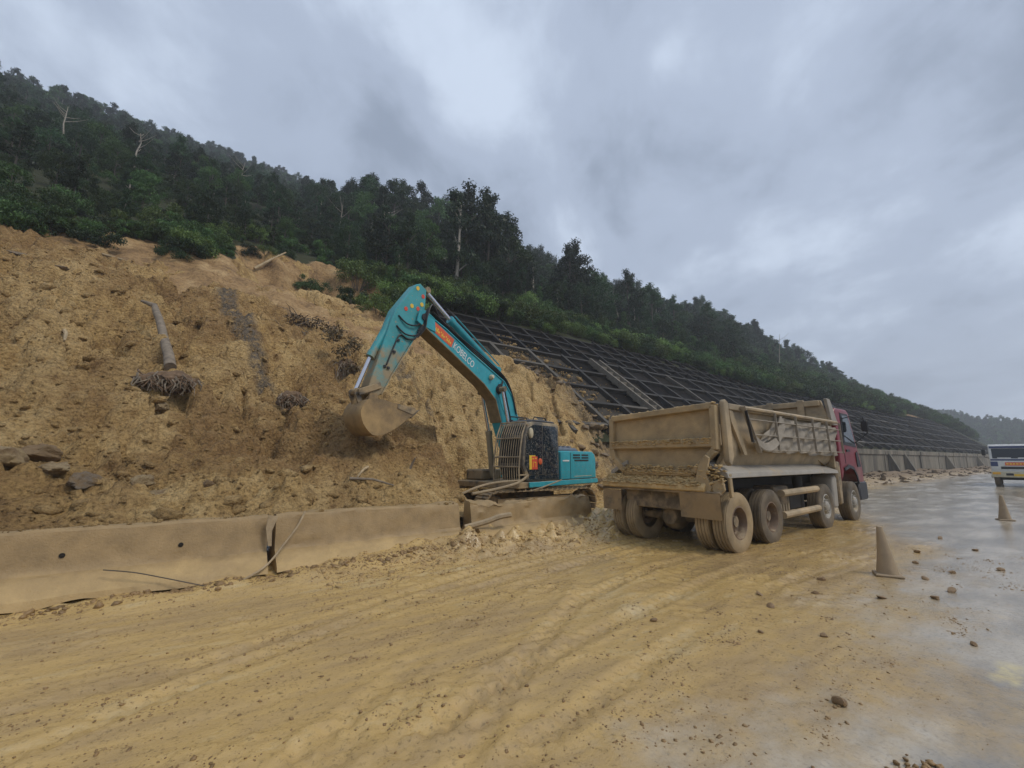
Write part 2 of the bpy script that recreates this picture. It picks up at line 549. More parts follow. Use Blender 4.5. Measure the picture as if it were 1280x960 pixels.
def graded(lo, hi, step, out_lo, out_hi, g=1.07):
    xs = list(np.arange(lo, hi + 1e-6, step))
    s = step; x = xs[-1]; right = []
    while x < out_hi:
        s *= g; x += s; right.append(x)
    s = step; x = xs[0]; left = []
    while x > out_lo:
        s *= g; x -= s; left.append(x)
    return np.array(left[::-1] + xs + right)

# ------------------------------------------------------------------ ground sheet (road, mud, verge)
def build_ground():
    us = graded(-4.5, 12.5, 0.034, -800, 900)
    vs = graded(-2.2, 8.2, 0.034, -800, 800)
    U, V = np.meshgrid(us, vs)
    Z = ground_z(U, V)
    me = np_mesh("ground", np.stack([U, V, Z], -1).reshape(-1, 3), grid_faces(len(us), len(vs)))
    m = mud_mask(U, V)
    add_attr(me, "mud", m)
    # ground seen as thick slurry (yellow) or as thin grey film
    add_attr(me, "bare", 1 - sm(-1.0, 0.3, V - np.interp(U, [-10, 2, 3.6, 4.6, 6, 9, 30], [-0.6, 0.2, 0.75, 0.75, 0.4, 0.2, -0.4]) + 0.8 * fbm(U * 0.6, V * 1.1, 4, 93)))
    add_attr(me, "paint", (1 - sm(0.05, 0.11, np.abs(V - 0.74 + 0.03 * fbm(U * 6, V * 6, 2, 97)))) * (sm(5.15, 5.3, U) * (1 - sm(5.62, 5.9, U)) + 0.8 * sm(8.6, 8.9, U) * (1 - sm(9.6, 10.2, U))))
    add_attr(me, "verge", sm(9.2, 12.5, V) * sm(12, 18, U))
    t = NT("mud_and_wet_road")
    o = t.obj()
    mp = t.n("ShaderNodeMapping"); t.put(mp.inputs[0], o); mp.inputs["Scale"].default_value = (0.35, 1.0, 1.0)
    st = mp.outputs[0]
    # thick mud
    a = t.noise(0.9, 6, 0.6, st)
    b = t.noise(5.0, 6, 0.65, st)
    mudc = t.ramp(t.math("ADD", t.math("MULTIPLY", a, 0.6), t.math("MULTIPLY", b, 0.4)),
                  [(0.33, (0.33, 0.22, 0.098)), (0.44, (0.43, 0.295, 0.13)), (0.54, (0.52, 0.35, 0.13)), (0.64, (0.54, 0.41, 0.215))])
    speck = t.ramp(t.noise(26, 5, 0.75, o), [(0.30, 0.42), (0.46, 1.0)])
    mudc = t.mix(1.0, mudc, speck, "MULTIPLY")
    # thin film of silt over asphalt
    fn = t.noise(1.6, 7, 0.62, st)
    film = t.ramp(fn, [(0.3, (0.25, 0.21, 0.15)), (0.5, (0.40, 0.34, 0.25)), (0.68, (0.52, 0.45, 0.345))])
    film = t.mix(1.0, film, t.ramp(t.noise(34, 3, 0.7, o), [(0.3, 0.72), (0.5, 1.0)]), "MULTIPLY")
    asph = t.mix(t.noise(90, 3, 0.7, o), (0.035, 0.036, 0.038), (0.10, 0.10, 0.10))
    bare = t.math("MULTIPLY", t.attr("bare"), t.ramp(t.noise(2.3, 6, 0.65, o), [(0.35, 0.0), (0.55, 1.0)]))
    road = t.mix(bare, film, asph)
    road = t.mix(t.math("MULTIPLY", t.attr("paint"), t.ramp(t.noise(9, 6, 0.7, o), [(0.35, 0.15), (0.6, 0.85)])), road, (0.62, 0.50, 0.21))
    mk = t.ramp(t.math("ADD", t.attr("mud"), t.math("MULTIPLY", t.math("SUBTRACT", t.noise(3.5, 6, 0.68, o), 0.5), 1.1)),
                [(0.15, 0.0), (0.85, 1.0)])
    col = t.mix(mk, road, mudc)
    debris = t.mix(t.noise(3.0, 6, 0.7, o), (0.07, 0.05, 0.033), (0.30, 0.20, 0.10))
    col = t.mix(t.attr("verge"), col, debris)
    # sheen: standing water in broad patches on the road, duller mud, puddled hollows
    rw = t.ramp(t.noise(0.8, 6, 0.6, st), [(0.35, 0.07), (0.62, 0.22)])
    rm = t.ramp(t.noise(1.1, 6, 0.65, st), [(0.42, 0.08), (0.53, 0.18), (0.7, 0.36)])
    rg = t.mix(mk, rw, rm)
    rg = t.mix(t.attr("verge"), rg, (0.85,) * 3)
    h = t.math("ADD", t.math("MULTIPLY", t.noise(22, 6, 0.7, o), 1.0), t.math("MULTIPLY", t.noise(85, 4, 0.7, o), 0.45))
    bs = t.n("ShaderNodeBump"); bs.inputs["Distance"].default_value = 0.02
    t.put(bs.inputs["Height"], h)
    t.put(bs.inputs["Strength"], t.ramp(mk, [(0.0, 0.16), (1.0, 0.45)]))
    mat = t.done(col, rg, bs.outputs[0], spec=t.ramp(mk, [(0.0, 0.85), (1.0, 0.6)]))
    tag(mesh_obj("ground", me, mat), kind="structure")
build_ground()

# ------------------------------------------------------------------ soil materials
def soil_material(name, base_ramp, with_attr=True):
    t = NT(name)
    o = t.obj()
    a = t.noise(0.55, 7, 0.62, o, 0.4); b = t.noise(3.4, 7, 0.68, o)
    f = t.math("ADD", t.math("MULTIPLY", a, 0.55), t.math("MULTIPLY", b, 0.45))
    col = t.ramp(f, base_ramp)
    if with_attr:
        dk = t.math("MULTIPLY", t.attr("dark"), t.ramp(t.noise(2.2, 6, 0.7, o), [(0.3, 0.25), (0.55, 1.0)]))
        col = t.mix(dk, col, t.mix(t.noise(9, 5, 0.7, o), (0.14, 0.08, 0.036), (0.37, 0.215, 0.088)))
        lt = t.math("MULTIPLY", t.attr("light"), t.ramp(t.noise(1.7, 6, 0.65, o), [(0.36, 0.0), (0.6, 1.0)]))
        col = t.mix(lt, col, t.mix(t.noise(6, 5, 0.7, o), (0.50, 0.335, 0.14), (0.66, 0.475, 0.24)))
        gr = t.math("MULTIPLY", t.attr("grey"), t.ramp(t.noise(5, 5, 0.7, o), [(0.33, 0.2), (0.55, 1.0)]))
        col = t.mix(gr, col, t.mix(t.noise(14, 4, 0.7, o), (0.095, 0.078, 0.06), (0.22, 0.18, 0.135)))
    grit = t.ramp(t.noise(17, 6, 0.75, o), [(0.33, 0.38), (0.48, 0.98), (0.66, 1.25)])
    col = t.mix(1.0, col, grit, "MULTIPLY")
    h = t.math("ADD", t.noise(8, 8, 0.72, o), t.math("MULTIPLY", t.voronoi(13, o), -0.35))
    return t.done(col, 0.85, t.bump(h, 1.0, 0.16), spec=0.2)
SOIL = soil_material("slide_soil", [(0.33, (0.17, 0.098, 0.042)), (0.43, (0.345, 0.215, 0.088)), (0.53, (0.49, 0.32, 0.13)), (0.66, (0.66, 0.475, 0.23))])

# ------------------------------------------------------------------ the slide heap
def seg_dist(U, V, pts):
    d = np.full(U.shape, 99.0)
    for (a, b), (c, e_) in zip(pts[:-1], pts[1:]):
        L = (c - a) ** 2 + (e_ - b) ** 2
        t_ = np.clip(((U - a) * (c - a) + (V - b) * (e_ - b)) / L, 0, 1)
        d = np.minimum(d, np.hypot(U - a - t_ * (c - a), V - b - t_ * (e_ - b)))
    return d
def build_heap():
    us = np.concatenate([np.arange(-28, -9, 0.16), np.arange(-9, 19.6, 0.05)])
    vs = np.concatenate([np.arange(8.02, 17, 0.042), np.arange(17, 25, 0.065), np.arange(25, 37, 0.10)])
    U, V = np.meshgrid(us, vs)
    Z = heap_z(U, V)
    # clods overhang a little: push points sideways so that it is not a plain height field
    J = 0.035 * sm(8.1, 8.6, V)
    dU = J * fbm(U * 7, V * 7, 3, 101); dV = J * fbm(U * 7, V * 7, 3, 102)
    me = np_mesh("slide_heap", np.stack([U + dU, V + dV, Z], -1).reshape(-1, 3), grid_faces(len(us), len(vs)))
    wob = fbm(U * 0.7, V * 0.7, 4, 103)
    dark = sm(-0.15, 0.35, 1 - np.hypot((U - 2.6) / 3.2, (V - 11.2) / 2.2) + 0.7 * wob)
    dark = np.maximum(dark, 0.8 * sm(-0.1, 0.3, 1 - np.hypot((U - 3.6) / 1.0, (V - 16.5) / 2.0) + 0.6 * wob))
    dark = np.maximum(dark * 0.8, 0.6 * sm(0.05, 0.4, fbm(U * 0.45, V * 0.3, 4, 104)) * (1 - sm(5, 7, U)))
    light = np.maximum(sm(4.6, 6.4, U + wob) * 0.9, sm(0.05, 0.5, fbm(U * 0.5 + 9, V * 0.22, 3, 105)) * 0.8)
    light = np.maximum(light, 1 - sm(0.15, 0.6, seg_dist(U + 0.3 * wob, V, [(3.2, 14.0), (3.0, 11.5), (3.0, 9.6)])))
    light = np.maximum(light, (1 - sm(8.3, 8.8, V)) * sm(-1.2, 0, U))
    grey = 1 - sm(0.18, 0.5, seg_dist(U + 0.25 * wob, V, [(0.35, 21.6), (0.85, 19.0), (1.25, 16.5), (1.85, 14.2)]))
    grey = np.maximum(grey, 0.8 * (1 - sm(0.1, 0.45, seg_dist(U + 0.5 * wob, V, [(6.6, 17.5), (6.9, 15.5), (6.8, 13.8)]))))
    grey = np.maximum(grey, 0.8 * sm(14.5, 16.8, U + 0.8 * wob) * (1 - sm(21, 23, V)))
    add_attr(me, "dark", dark); add_attr(me, "light", light * (1 - dark)); add_attr(me, "grey", grey)
    tag(mesh_obj("slide_heap", me, SOIL), kind="structure")
build_heap()

# clods lying on the heap, too many to count
ROCKS1 = [ico_rock(s, 1, 0.9, 0.6) for s in range(8)]
ROCKS2 = [ico_rock(40 + s, 2, 0.45, 0.78) for s in range(8)]
def rock_arrays(mes):
    out = []
    for me in mes:
        v = np.empty(len(me.vertices) * 3, np.float32); me.vertices.foreach_get("co", v)
        me.calc_loop_triangles()
        f = np.empty(len(me.loop_triangles) * 3, np.int32); me.loop_triangles.foreach_get("vertices", f)
        out.append((v.reshape(-1, 3), f.reshape(-1, 3)))
    return out
RA1 = rock_arrays(ROCKS1)
def scatter(name, U, V, Z, S, mat, sink=0.3, seed=1, arr=None, smooth=False):
    rg = np.random.default_rng(seed)
    arr = arr or RA1
    vs, fs, k = [], [], 0
    for u, v, z, s in zip(U, V, Z, S):
        a, f = arr[rg.integers(len(arr))]
        e_ = Euler((rg.uniform(-.5, .5), rg.uniform(-.5, .5), rg.uniform(0, 6.28))).to_matrix()
        sc = s * rg.uniform(0.7, 1.3, 3)
        vs.append((a * sc) @ np.array(e_).T + (u, v, z - s * sink * 0.3))
        fs.append(f + k); k += len(a)
    me = np_mesh(name, np.concatenate(vs), np.concatenate(fs), smooth)
    o = mesh_obj(name, me, mat)
    return tag(o, kind="stuff")
CLOD = soil_material("clod_soil", [(0.30, (0.22, 0.135, 0.06)), (0.5, (0.44, 0.29, 0.125)), (0.7, (0.58, 0.42, 0.21))], False)
n = 11000
U = rng.uniform(-9, 6.5, n); V = 8.5 + 17.0 * rng.random(n) ** 1.3
S = np.clip(0.022 * rng.pareto(1.9, n) + 0.02, 0, 0.24)
keep = rng.random(n) < np.where(U > 3, 0.55, 1.0)
U, V, S = U[keep], V[keep], S[keep]
tag(scatter("loose_clods", U, V, heap_z(U, V), S, CLOD, seed=2), "loose brown soil clods strewn over the slide heap", "soil clods")
n = 1100
U = rng.uniform(6.5, 16.5, n); V = rng.uniform(12.9, 21, n); S = np.clip(0.022 * rng.pareto(2.2, n) + 0.02, 0, 0.12)
tag(scatter("dug_clods", U, V, heap_z(U, V), S, CLOD, seed=3), "small yellow clods on the dug face behind the excavator", "soil clods")

n = 1500
V = rng.uniform(15.6, 24.5, n); U = 15.6 + rng.gamma(1.6, 1.0, n) + 0.9 * (V < 21); S = np.clip(0.03 * rng.pareto(2.0, n) + 0.03, 0, 0.26)
Z = np.maximum(heap_z(U, V), SL_Z0 + SL_T * (V - SL_V0) - 0.02)
tag(scatter("slope_spill", U, V, Z, S, CLOD, seed=16), "loose earth spilled over the broken end of the grid slope", "soil clods")
# clods on the mud and on the wet road
WETCLOD = surf("wet_clod", (0.23, 0.14, 0.055), 0.5, var=0.45, bumpy=0.5)
n = 5000
U = rng.uniform(-4, 22, n); V = rng.uniform(-1.5, 7.2, n)
for _ in range(520):
    cu_, cv_ = rng.uniform(-3.5, 12), rng.uniform(0.9, 7.0)
    k_ = int(rng.uniform(6, 50)); sg = rng.uniform(0.03, 0.2)
    U = np.concatenate([U, cu_ + rng.normal(0, sg * 1.8, k_)]); V = np.concatenate([V, cv_ + rng.normal(0, sg * 0.8, k_)])
n = len(U)
m = mud_mask(U, V); pt = sm(-0.05, 0.3, fbm(U * 0.55 + 4, V * 0.9, 3, 83))
keep = (rng.random(n) < (0.06 + 0.4 * pt) * np.where(m > 0.5, 1.0, 0.7) * np.where(V < 0.2, 0.3, 1)) | (np.arange(n) >= 5000)
U, V = U[keep], V[keep]; S = np.clip(0.005 * rng.pareto(2.2, len(U)) + 0.005, 0, 0.020)
tag(scatter("mud_crumbs", U, V, ground_z(U, V), S, WETCLOD, seed=4), "small wet mud crumbs scattered across the road", "mud crumbs")
MUDLUMP = surf("soft_mud_lump", (0.36, 0.238, 0.10), 0.6, var=0.35, bumpy=0.8)
# crumbly spoil shoved up against the buried barrier
n = 4200
U = rng.uniform(1.6, 10.2, n); V = 7.0 + rng.normal(0, 0.45, n); S = np.clip(0.012 * rng.pareto(2.4, n) + 0.012, 0, 0.07)
k_ = (V < 7.5) | (U > 8.1)
U, V, S = U[k_], V[k_], S[k_]
tag(scatter("spoil_lumps", U, V, ground_z(U, V), S, MUDLUMP, seed=5, smooth=True), "lumps of soft spoil along the foot of the buried barrier", "soil clods")
n = 3200
U = 15 + 150 * rng.random(n) ** 1.7; V = rng.uniform(9.5, 14.6, n); S = np.clip(0.05 * rng.pareto(2.0, n) + 0.04, 0, 0.35)
VERGE = soil_material("verge_debris", [(0.3, (0.05, 0.038, 0.028)), (0.5, (0.14, 0.10, 0.062)), (0.7, (0.30, 0.21, 0.12))], False)
tag(scatter("verge_rubble", U, V, ground_z(U, V), S, VERGE, seed=6), "broken stone and soil along the foot of the retaining wall", "rubble")

# ------------------------------------------------------------------ the hillside behind
def build_hill():
    us = graded(-5, 30, 0.24, -330, 420, 1.05)
    vs = graded(15.02, 42, 0.24, 15.0, 330, 1.05)
    vs = vs[vs >= 15.02]
    U, V = np.meshgrid(us, vs)
    Z = hill_z(U, V) - np.where(V < vtop(U), 0.32, 0.0) * (U > 9)
    Z = Z + 0.25 * fbm(U * 0.8, V * 0.8, 3, 111) * sm(26, 29, V)
    me = np_mesh("hillside", np.stack([U, V, Z], -1).reshape(-1, 3), grid_faces(len(us), len(vs)))
    w = fbm(U * 0.25, V * 0.25, 4, 112)
    bare = sm(-0.6, 1.0, U + 1.5 * w) * (1 - sm(9.0, 11.5, U + 1.5 * w)) * (1 - sm(31.5, 33.5, V + 1.2 * w))
    bare = np.maximum(bare, (1 - sm(26, 28, V + 2 * w)) * (U < 12))
    bare = np.maximum(bare, sm(0.2, 0.7, 1 - np.hypot((U - 132) / 34, (V - 25.8) / 3.6) + 0.4 * w))
    add_attr(me, "bare", bare)
    f1, f2, rid = worley(U * 1.4, V * 1.4, 113)
    Zd = bare * sm(20, 24, V) * (1 - sm(44, 60, V)) * (0.5 * fbm(U * 0.7, V * 0.5, 4, 114) + 0.28 * np.clip(1 - f1 * 1.3, 0, 1) * rid - 0.5 * np.clip(0.2 - np.abs(fbm(U * 0.6, V * 0.12, 3, 115)), 0, 1) * 2)
    co = np.stack([U, V, Z + Zd], -1).astype(np.float32); me.vertices.foreach_set('co', co.ravel()); me.update()
    t = NT("forest_floor")
    o = t.obj()
    floor = t.mix(t.noise(0.9, 6, 0.7, o), (0.018, 0.024, 0.012), (0.06, 0.062, 0.028))
    soil = t.ramp(t.noise(0.8, 7, 0.66, o), [(0.3, (0.14, 0.085, 0.045)), (0.5, (0.34, 0.215, 0.10)), (0.7, (0.50, 0.35, 0.18))])
    soil = t.mix(1.0, soil, t.ramp(t.noise(9, 5, 0.7, o), [(0.3, 0.5), (0.55, 1.05)]), "MULTIPLY")
    f = t.ramp(t.math("ADD", t.attr("bare"), t.math("MULTIPLY", t.math("SUBTRACT", t.noise(1.5, 6, 0.7, o), 0.5), 0.8)), [(0.42, 0.0), (0.58, 1.0)])
    mat = t.done(t.mix(f, floor, soil), 0.9, t.bump(t.noise(3, 8, 0.7, o), 0.7, 0.2), spec=0.2)
    tag(mesh_obj("hillside", me, mat), kind="structure")
build_hill()

# ------------------------------------------------------------------ lattice of concrete beams on the engineered slope
def slope_pt(u, v, off=0.0):
    nrm = Vector((0, -SL_T, 1)).normalized()
    return Vector((u, v, SL_Z0 + SL_T * (v - SL_V0))) + nrm * off
BEAM = surf("weathered_beam", (0.028, 0.025, 0.022), 0.85, mud=0.06, mudcol=(0.30, 0.245, 0.17), scale=0.5, var=0.5, bumpy=0.4)
BEAM_PALE = surf("silted_beam", (0.085, 0.074, 0.058), 0.8, mud=0.15, mudcol=(0.28, 0.22, 0.15), scale=0.8, var=0.35, bumpy=0.4)
BEAM_UP = surf("black_beam", (0.020, 0.0175, 0.016), 0.9, mud=0.0, mudcol=(0.12, 0.10, 0.08), scale=0.6, var=0.5, bumpy=0.4)
def panel_mat(name, a, b, c):
    t = NT(name)
    o = t.n("ShaderNodeNewGeometry").outputs["Position"]
    col = t.ramp(t.noise(0.8, 7, 0.68, o), [(0.3, a), (0.52, b), (0.72, c)])
    col = t.mix(t.ramp(t.noise(7, 4, 0.75, o), [(0.73, 0.0), (0.77, 1.0)]), col, (0.2, 0.18, 0.15))
    return t.done(col, t.ramp(t.noise(2, 4, 0.6, o), [(0.35, 0.75), (0.65, 0.95)]), t.bump(t.noise(6, 7, 0.7, o), 0.6, 0.06), spec=0.1)
PAN = [panel_mat("dark_wet_infill", (0.005, 0.0045, 0.0045), (0.010, 0.009, 0.0085), (0.024, 0.020, 0.017)),
       panel_mat("brown_infill", (0.008, 0.007, 0.006), (0.018, 0.015, 0.012), (0.045, 0.036, 0.026)),
       panel_mat("silted_infill", (0.025, 0.022, 0.019), (0.055, 0.048, 0.039), (0.12, 0.10, 0.075))]
CELL_U, CELL_V = 3.13, 1.74
V_RAILS = [15.70 + CELL_V * i for i in range(5)]              # lower tier, 15.7 ... 22.66
U_RIBS = [11.5 + CELL_U * i for i in range(44)]               # to about 146 m
UP_U, UP_V = CELL_U * 2 / 3, 1.16                             # finer grid of the upper tier
U_UP = [11.5 + UP_U * i for i in range(65)]
def up_rows(u):
    return 3 if u < 46 else 2
lattice = empty("beam_lattice", (0, 0, 0), 0, "dark slope of concrete grid beams and black infill panels above the retaining wall", "slope lattice")
slope_n = Vector((0, -SL_T, 1)).normalized()
def rib(u, v0, v1, w, ns, mat):
    a = slope_pt(u, v0, 0.02); b = slope_pt(u, v1, 0.02)
    mb = MB()
    jit = [Vector((random.uniform(-.035, .035), 0, 0)) + slope_n * random.uniform(-.03, .02) for _ in range(ns + 1)]
    for k in range(ns):
        mb.beam(a.lerp(b, k / ns) + jit[k], a.lerp(b, (k + 1) / ns) + jit[k + 1], w, 0.36, slope_n)
    mb.build("rib_beam", mat, lattice, smooth=0)
for u in U_RIBS:
    rib(u, SL_V0 + 0.05, V_RAILS[4] + 0.1, 0.26, 5, BEAM_PALE if u < 19 or random.random() < 0.10 else BEAM)
for u in U_UP:
    rib(u, V_RAILS[4] + 0.13, V_RAILS[4] + up_rows(u) * UP_V + random.uniform(0.1, 0.5), 0.20, 3, BEAM_UP)
rot_slope = Euler((math.atan(SL_T), 0, 0))
def place(name, me, loc, parent, rot=None, sc=None):
    o = bpy.data.objects.new(name, me)
    o.location = loc
    if rot is not None: o.rotation_euler = rot
    if sc is not None: o.scale = sc
    return link(o, parent)
def rail_meshes(L, w, mats):
    out = []
    for s in range(3):
        k0 = random.uniform(-.03, .03)
        for m_ in mats:
            mb = MB().beam((-L / 2, 0, 0), (0, 0, k0), w, 0.30, (0, 0, 1)).beam((0, 0, k0), (L / 2, 0, 0), w, 0.30, (0, 0, 1))
            me = mb.mesh("rail_beam", smooth=0); me.materials.append(m_); out.append(me)
    return out
def panel_meshes(cu, cv):
    out = {}
    for s in range(4):
        nx, ny = 9, 6
        hl = cv * 0.64
        X, Y = np.meshgrid(np.linspace(-cu / 2 + 0.09, cu / 2 - 0.09, nx), np.linspace(-hl + 0.08, hl - 0.08, ny))
        Zp = 0.07 * fbm(X * 0.9 + s * 9, Y * 0.9, 3, 120 + s) - 0.06 * np.clip(1 - (X / (cu / 2)) ** 2, 0, 1) * np.clip(1 - (Y / hl) ** 2, 0, 1)
        for k in range(3):
            me = np_mesh("infill_panel", np.stack([X, Y, Zp], -1).reshape(-1, 3), grid_faces(nx, ny)); me.materials.append(PAN[k]); out[(s, k)] = me
    return out
far_parts = {"far_rails": [], "far_infill": []}
def put_piece(name, me, loc, u, limit, far):
    if u < limit:
        place(name, me, loc, lattice, rot_slope)
    else:
        far_parts[far].append((me, Matrix.Translation(loc) @ rot_slope.to_matrix().to_4x4()))
RL = rail_meshes(CELL_U - 0.28, 0.24, [BEAM, BEAM_PALE]); RU = rail_meshes(UP_U - 0.22, 0.19, [BEAM_UP, BEAM_UP])
PL = panel_meshes(CELL_U, CELL_V); PU = panel_meshes(UP_U, UP_V)
for i in range(len(U_RIBS) - 1):
    u = (U_RIBS[i] + U_RIBS[i + 1]) / 2
    for j in range(5):
        pale = 1 if (u < 19 and V_RAILS[j] < 23.5) else (1 if random.random() < 0.05 else 0)
        put_piece("rail_beam", RL[random.randrange(3) * 2 + pale], slope_pt(u, V_RAILS[j], 0.03 + random.uniform(-.03, .02)), u, 100, "far_rails")
        if j == 0: continue
        vc = V_RAILS[j] - CELL_V / 2
        k = 2 if (u < 20.5 and vc < 22.0) else random.choices((0, 1, 2), (0.60, 0.36, 0.04))[0]
        if 24 < u < 40 and vc < 19 and random.random() < 0.35: k = 1
        put_piece("infill_panel", PL[(random.randrange(4), k)], slope_pt(u, vc, -0.06 + random.uniform(-.04, .02)), u, 118, "far_infill")
for i in range(len(U_UP) - 1):
    u = (U_UP[i] + U_UP[i + 1]) / 2
    for j in range(up_rows(U_UP[i])):
        v = V_RAILS[4] + UP_V * (j + 1)
        put_piece("rail_beam", RU[random.randrange(6)], slope_pt(u, v, 0.02 + random.uniform(-.03, .02)), u, 100, "far_rails")
        put_piece("infill_panel", PU[(random.randrange(4), random.choices((0, 1), (0.75, 0.25))[0])], slope_pt(u, v - UP_V / 2, -0.06 + random.uniform(-.03, .02)), u, 118, "far_infill")
for nm, mat in (("far_rails", BEAM), ("far_infill", PAN[0])):
    bm = bmesh.new()
    for me, M_ in far_parts[nm]:
        k0 = len(bm.verts); bm.from_mesh(me); bm.verts.ensure_lookup_table()
        for v in bm.verts[k0:]: v.co = M_ @ v.co
    me = bpy.data.meshes.new(nm); bm.to_mesh(me); bm.free()
    tag(mesh_obj(nm, me, mat, lattice), kind="stuff")
# concrete drainage chute running down the slope
CHUTE = surf("chute_concrete", (0.17, 0.148, 0.115), 0.8, var=0.35, bumpy=0.5)
chute = empty("drain_chute", (0, 0, 0), 0, "pale concrete drainage chute running down the dark grid slope", "drain chute")
def chute_at(u0, nm, mat):
    for du in (-0.5, 0.5):
        mb = MB()
        for k in range(8):
            a = slope_pt(u0 + du + random.uniform(-.02, .02), 15.2 + 7.4 * k / 8, 0.24); b = slope_pt(u0 + du, 15.2 + 7.4 * (k + 1) / 8 - 0.03, 0.24)
            mb.beam(a, b, 0.16, 0.40, slope_n)
        mb.build("chute_wall", mat, chute, smooth=0)
    for k in range(12):
        v = 15.4 + 7.1 * k / 12
        p = slope_pt(u0, v, 0.10)
        MB().box(-0.41, 0.41, -0.35, 0.35, -0.12, 0.12, Matrix.Translation(p) @ Euler((0.15, 0, 0)).to_matrix().to_4x4()).build("chute_step", mat, chute, smooth=0)
chute_at(24.05, "", CHUTE)

# ------------------------------------------------------------------ retaining wall below the slope
t = NT("stained_wall_concrete")
o_ = t.n("ShaderNodeNewGeometry").outputs["Position"]
mp = t.n("ShaderNodeMapping"); t.put(mp.inputs[0], o_); mp.inputs["Scale"].default_value = (1, 1, 0.16)
cc = t.ramp(t.noise(1.1, 7, 0.68, mp.outputs[0]), [(0.32, (0.05, 0.044, 0.035)), (0.48, (0.16, 0.14, 0.105)), (0.7, (0.28, 0.245, 0.185))])
WALLC = t.done(cc, 0.8, t.bump(t.noise(3, 6, 0.7, o_), 0.5, 0.05))
wall = empty("retaining_wall", (21.5, SL_V0, 0), 0, "stained grey concrete retaining wall below the dark grid slope", "retaining wall")
for k in range(26):
    x0 = k * 5.0; lean = random.uniform(-.10, .10); ld = random.uniform(-.05, .05)
    mb = MB()
    pr = [(-0.05 + lean, -0.4), (-0.05 + lean + ld, 2.25), (-0.18 + lean + ld, 2.32), (-0.18 + lean + ld, 2.78 + random.uniform(-.06, .06)), (0.4, 2.86), (0.4, -0.4)]
    mb.prism(pr, lambda a, b, t_: (t_, a, b), x0 + 0.02, x0 + 4.96)
    mb.build("wall_panel", WALLC, wall, smooth=0)
for x0 in (41, 47.2, 69, 94):
    mb = MB()
    mb.prism([(0, 0.1), (-1.1, 0.1), (-0.1, 2.6)], lambda a, b, t_: (t_, a - 0.1, b), x0, x0 + 0.5)
    mb.build("buttress", WALLC, wall, smooth=0)

# ================================================================== VEGETATION
def leaf_mat(name, dark, light, trans=0.25):
    t = NT(name)
    g = t.n("ShaderNodeNewGeometry")
    oi = t.n("ShaderNodeObjectInfo")
    f = t.math("ADD", t.math("MULTIPLY", g.outputs["Random Per Island"], 0.55), t.math("MULTIPLY", oi.outputs["Random"], 0.45))
    col = t.mix(f, dark, light)
    hs = t.n("ShaderNodeHueSaturation")
    t.put(hs.inputs["Color"], col)
    t.put(hs.inputs["Value"], t.math("ADD", 0.62, t.math("MULTIPLY", t.math("POWER", oi.outputs["Random"], 1.6), 0.95)))
    t.put(hs.inputs["Hue"], t.math("ADD", 0.475, t.math("MULTIPLY", oi.outputs["Random"], 0.045)))
    col = hs.outputs[0]
    t.done(col, 0.5, spec=0.3)
    tr = t.n("ShaderNodeBsdfTranslucent"); t.put(tr.inputs[0], col)
    mx = t.n("ShaderNodeMixShader"); mx.inputs[0].default_value = trans
    t.t.links.new(t.b.outputs[0], mx.inputs[1]); t.t.links.new(tr.outputs[0], mx.inputs[2])
    t.t.links.new(mx.outputs[0], t.out.inputs[0])
    return t.m
LEAF_DARK = leaf_mat("leaf_dark_green", (0.013, 0.032, 0.012), (0.042, 0.084, 0.028))
LEAF_MID = leaf_mat("leaf_mid_green", (0.026, 0.058, 0.016), (0.085, 0.15, 0.04))
LEAF_LIGHT = leaf_mat("leaf_light_green", (0.055, 0.105, 0.022), (0.19, 0.275, 0.07))
LEAF_DEAD = leaf_mat("leaf_withered", (0.05, 0.035, 0.02), (0.16, 0.115, 0.06), 0.1)
BARK = surf("bark", (0.10, 0.085, 0.068), 0.9, var=0.4, bumpy=0.6)
BARK_PALE = surf("pale_bark", (0.36, 0.32, 0.26), 0.9, var=0.3, bumpy=0.5)

def leaves(centres, radii, per, size, seed, flat=0.75, droop=0.25):
    """Leaf-sized diamonds spread through a set of clumps -> verts, faces"""
    rg = np.random.default_rng(seed)
    P = []
    for c, r_ in zip(centres, radii):
        k = max(8, int(per * (r_ / np.mean(radii)) ** 2))
        d = rg.normal(size=(k, 3)); d /= np.linalg.norm(d, axis=1)[:, None]
        rad = r_ * rg.random(k) ** 0.45 * rg.uniform(0.75, 1.15, k)
        p = d * rad[:, None]; p[:, 2] *= flat
        P.append(np.concatenate([p + c, d], 1))
    P = np.concatenate(P); n = len(P)
    nr = P[:, 3:] * 0.7 + rg.normal(size=(n, 3)) * 0.7 + (0, 0, 0.5)
    nr /= np.linalg.norm(nr, axis=1)[:, None]
    a = np.cross(nr, rg.normal(size=(n, 3))); a /= np.linalg.norm(a, axis=1)[:, None]
    b = np.cross(nr, a)
    L = size * rg.uniform(0.6, 1.35, n)[:, None]; W = L * rg.uniform(0.32, 0.6, n)[:, None]
    c = P[:, :3]
    dr = np.array([0, 0, -1.0]) * (L * droop)
    v = np.stack([c - a * L * 0.5, c + b * W * 0.5, c + a * L * 0.5 + dr, c - b * W * 0.5], 1).reshape(-1, 3)
    return v, np.arange(4 * n).reshape(-1, 4)

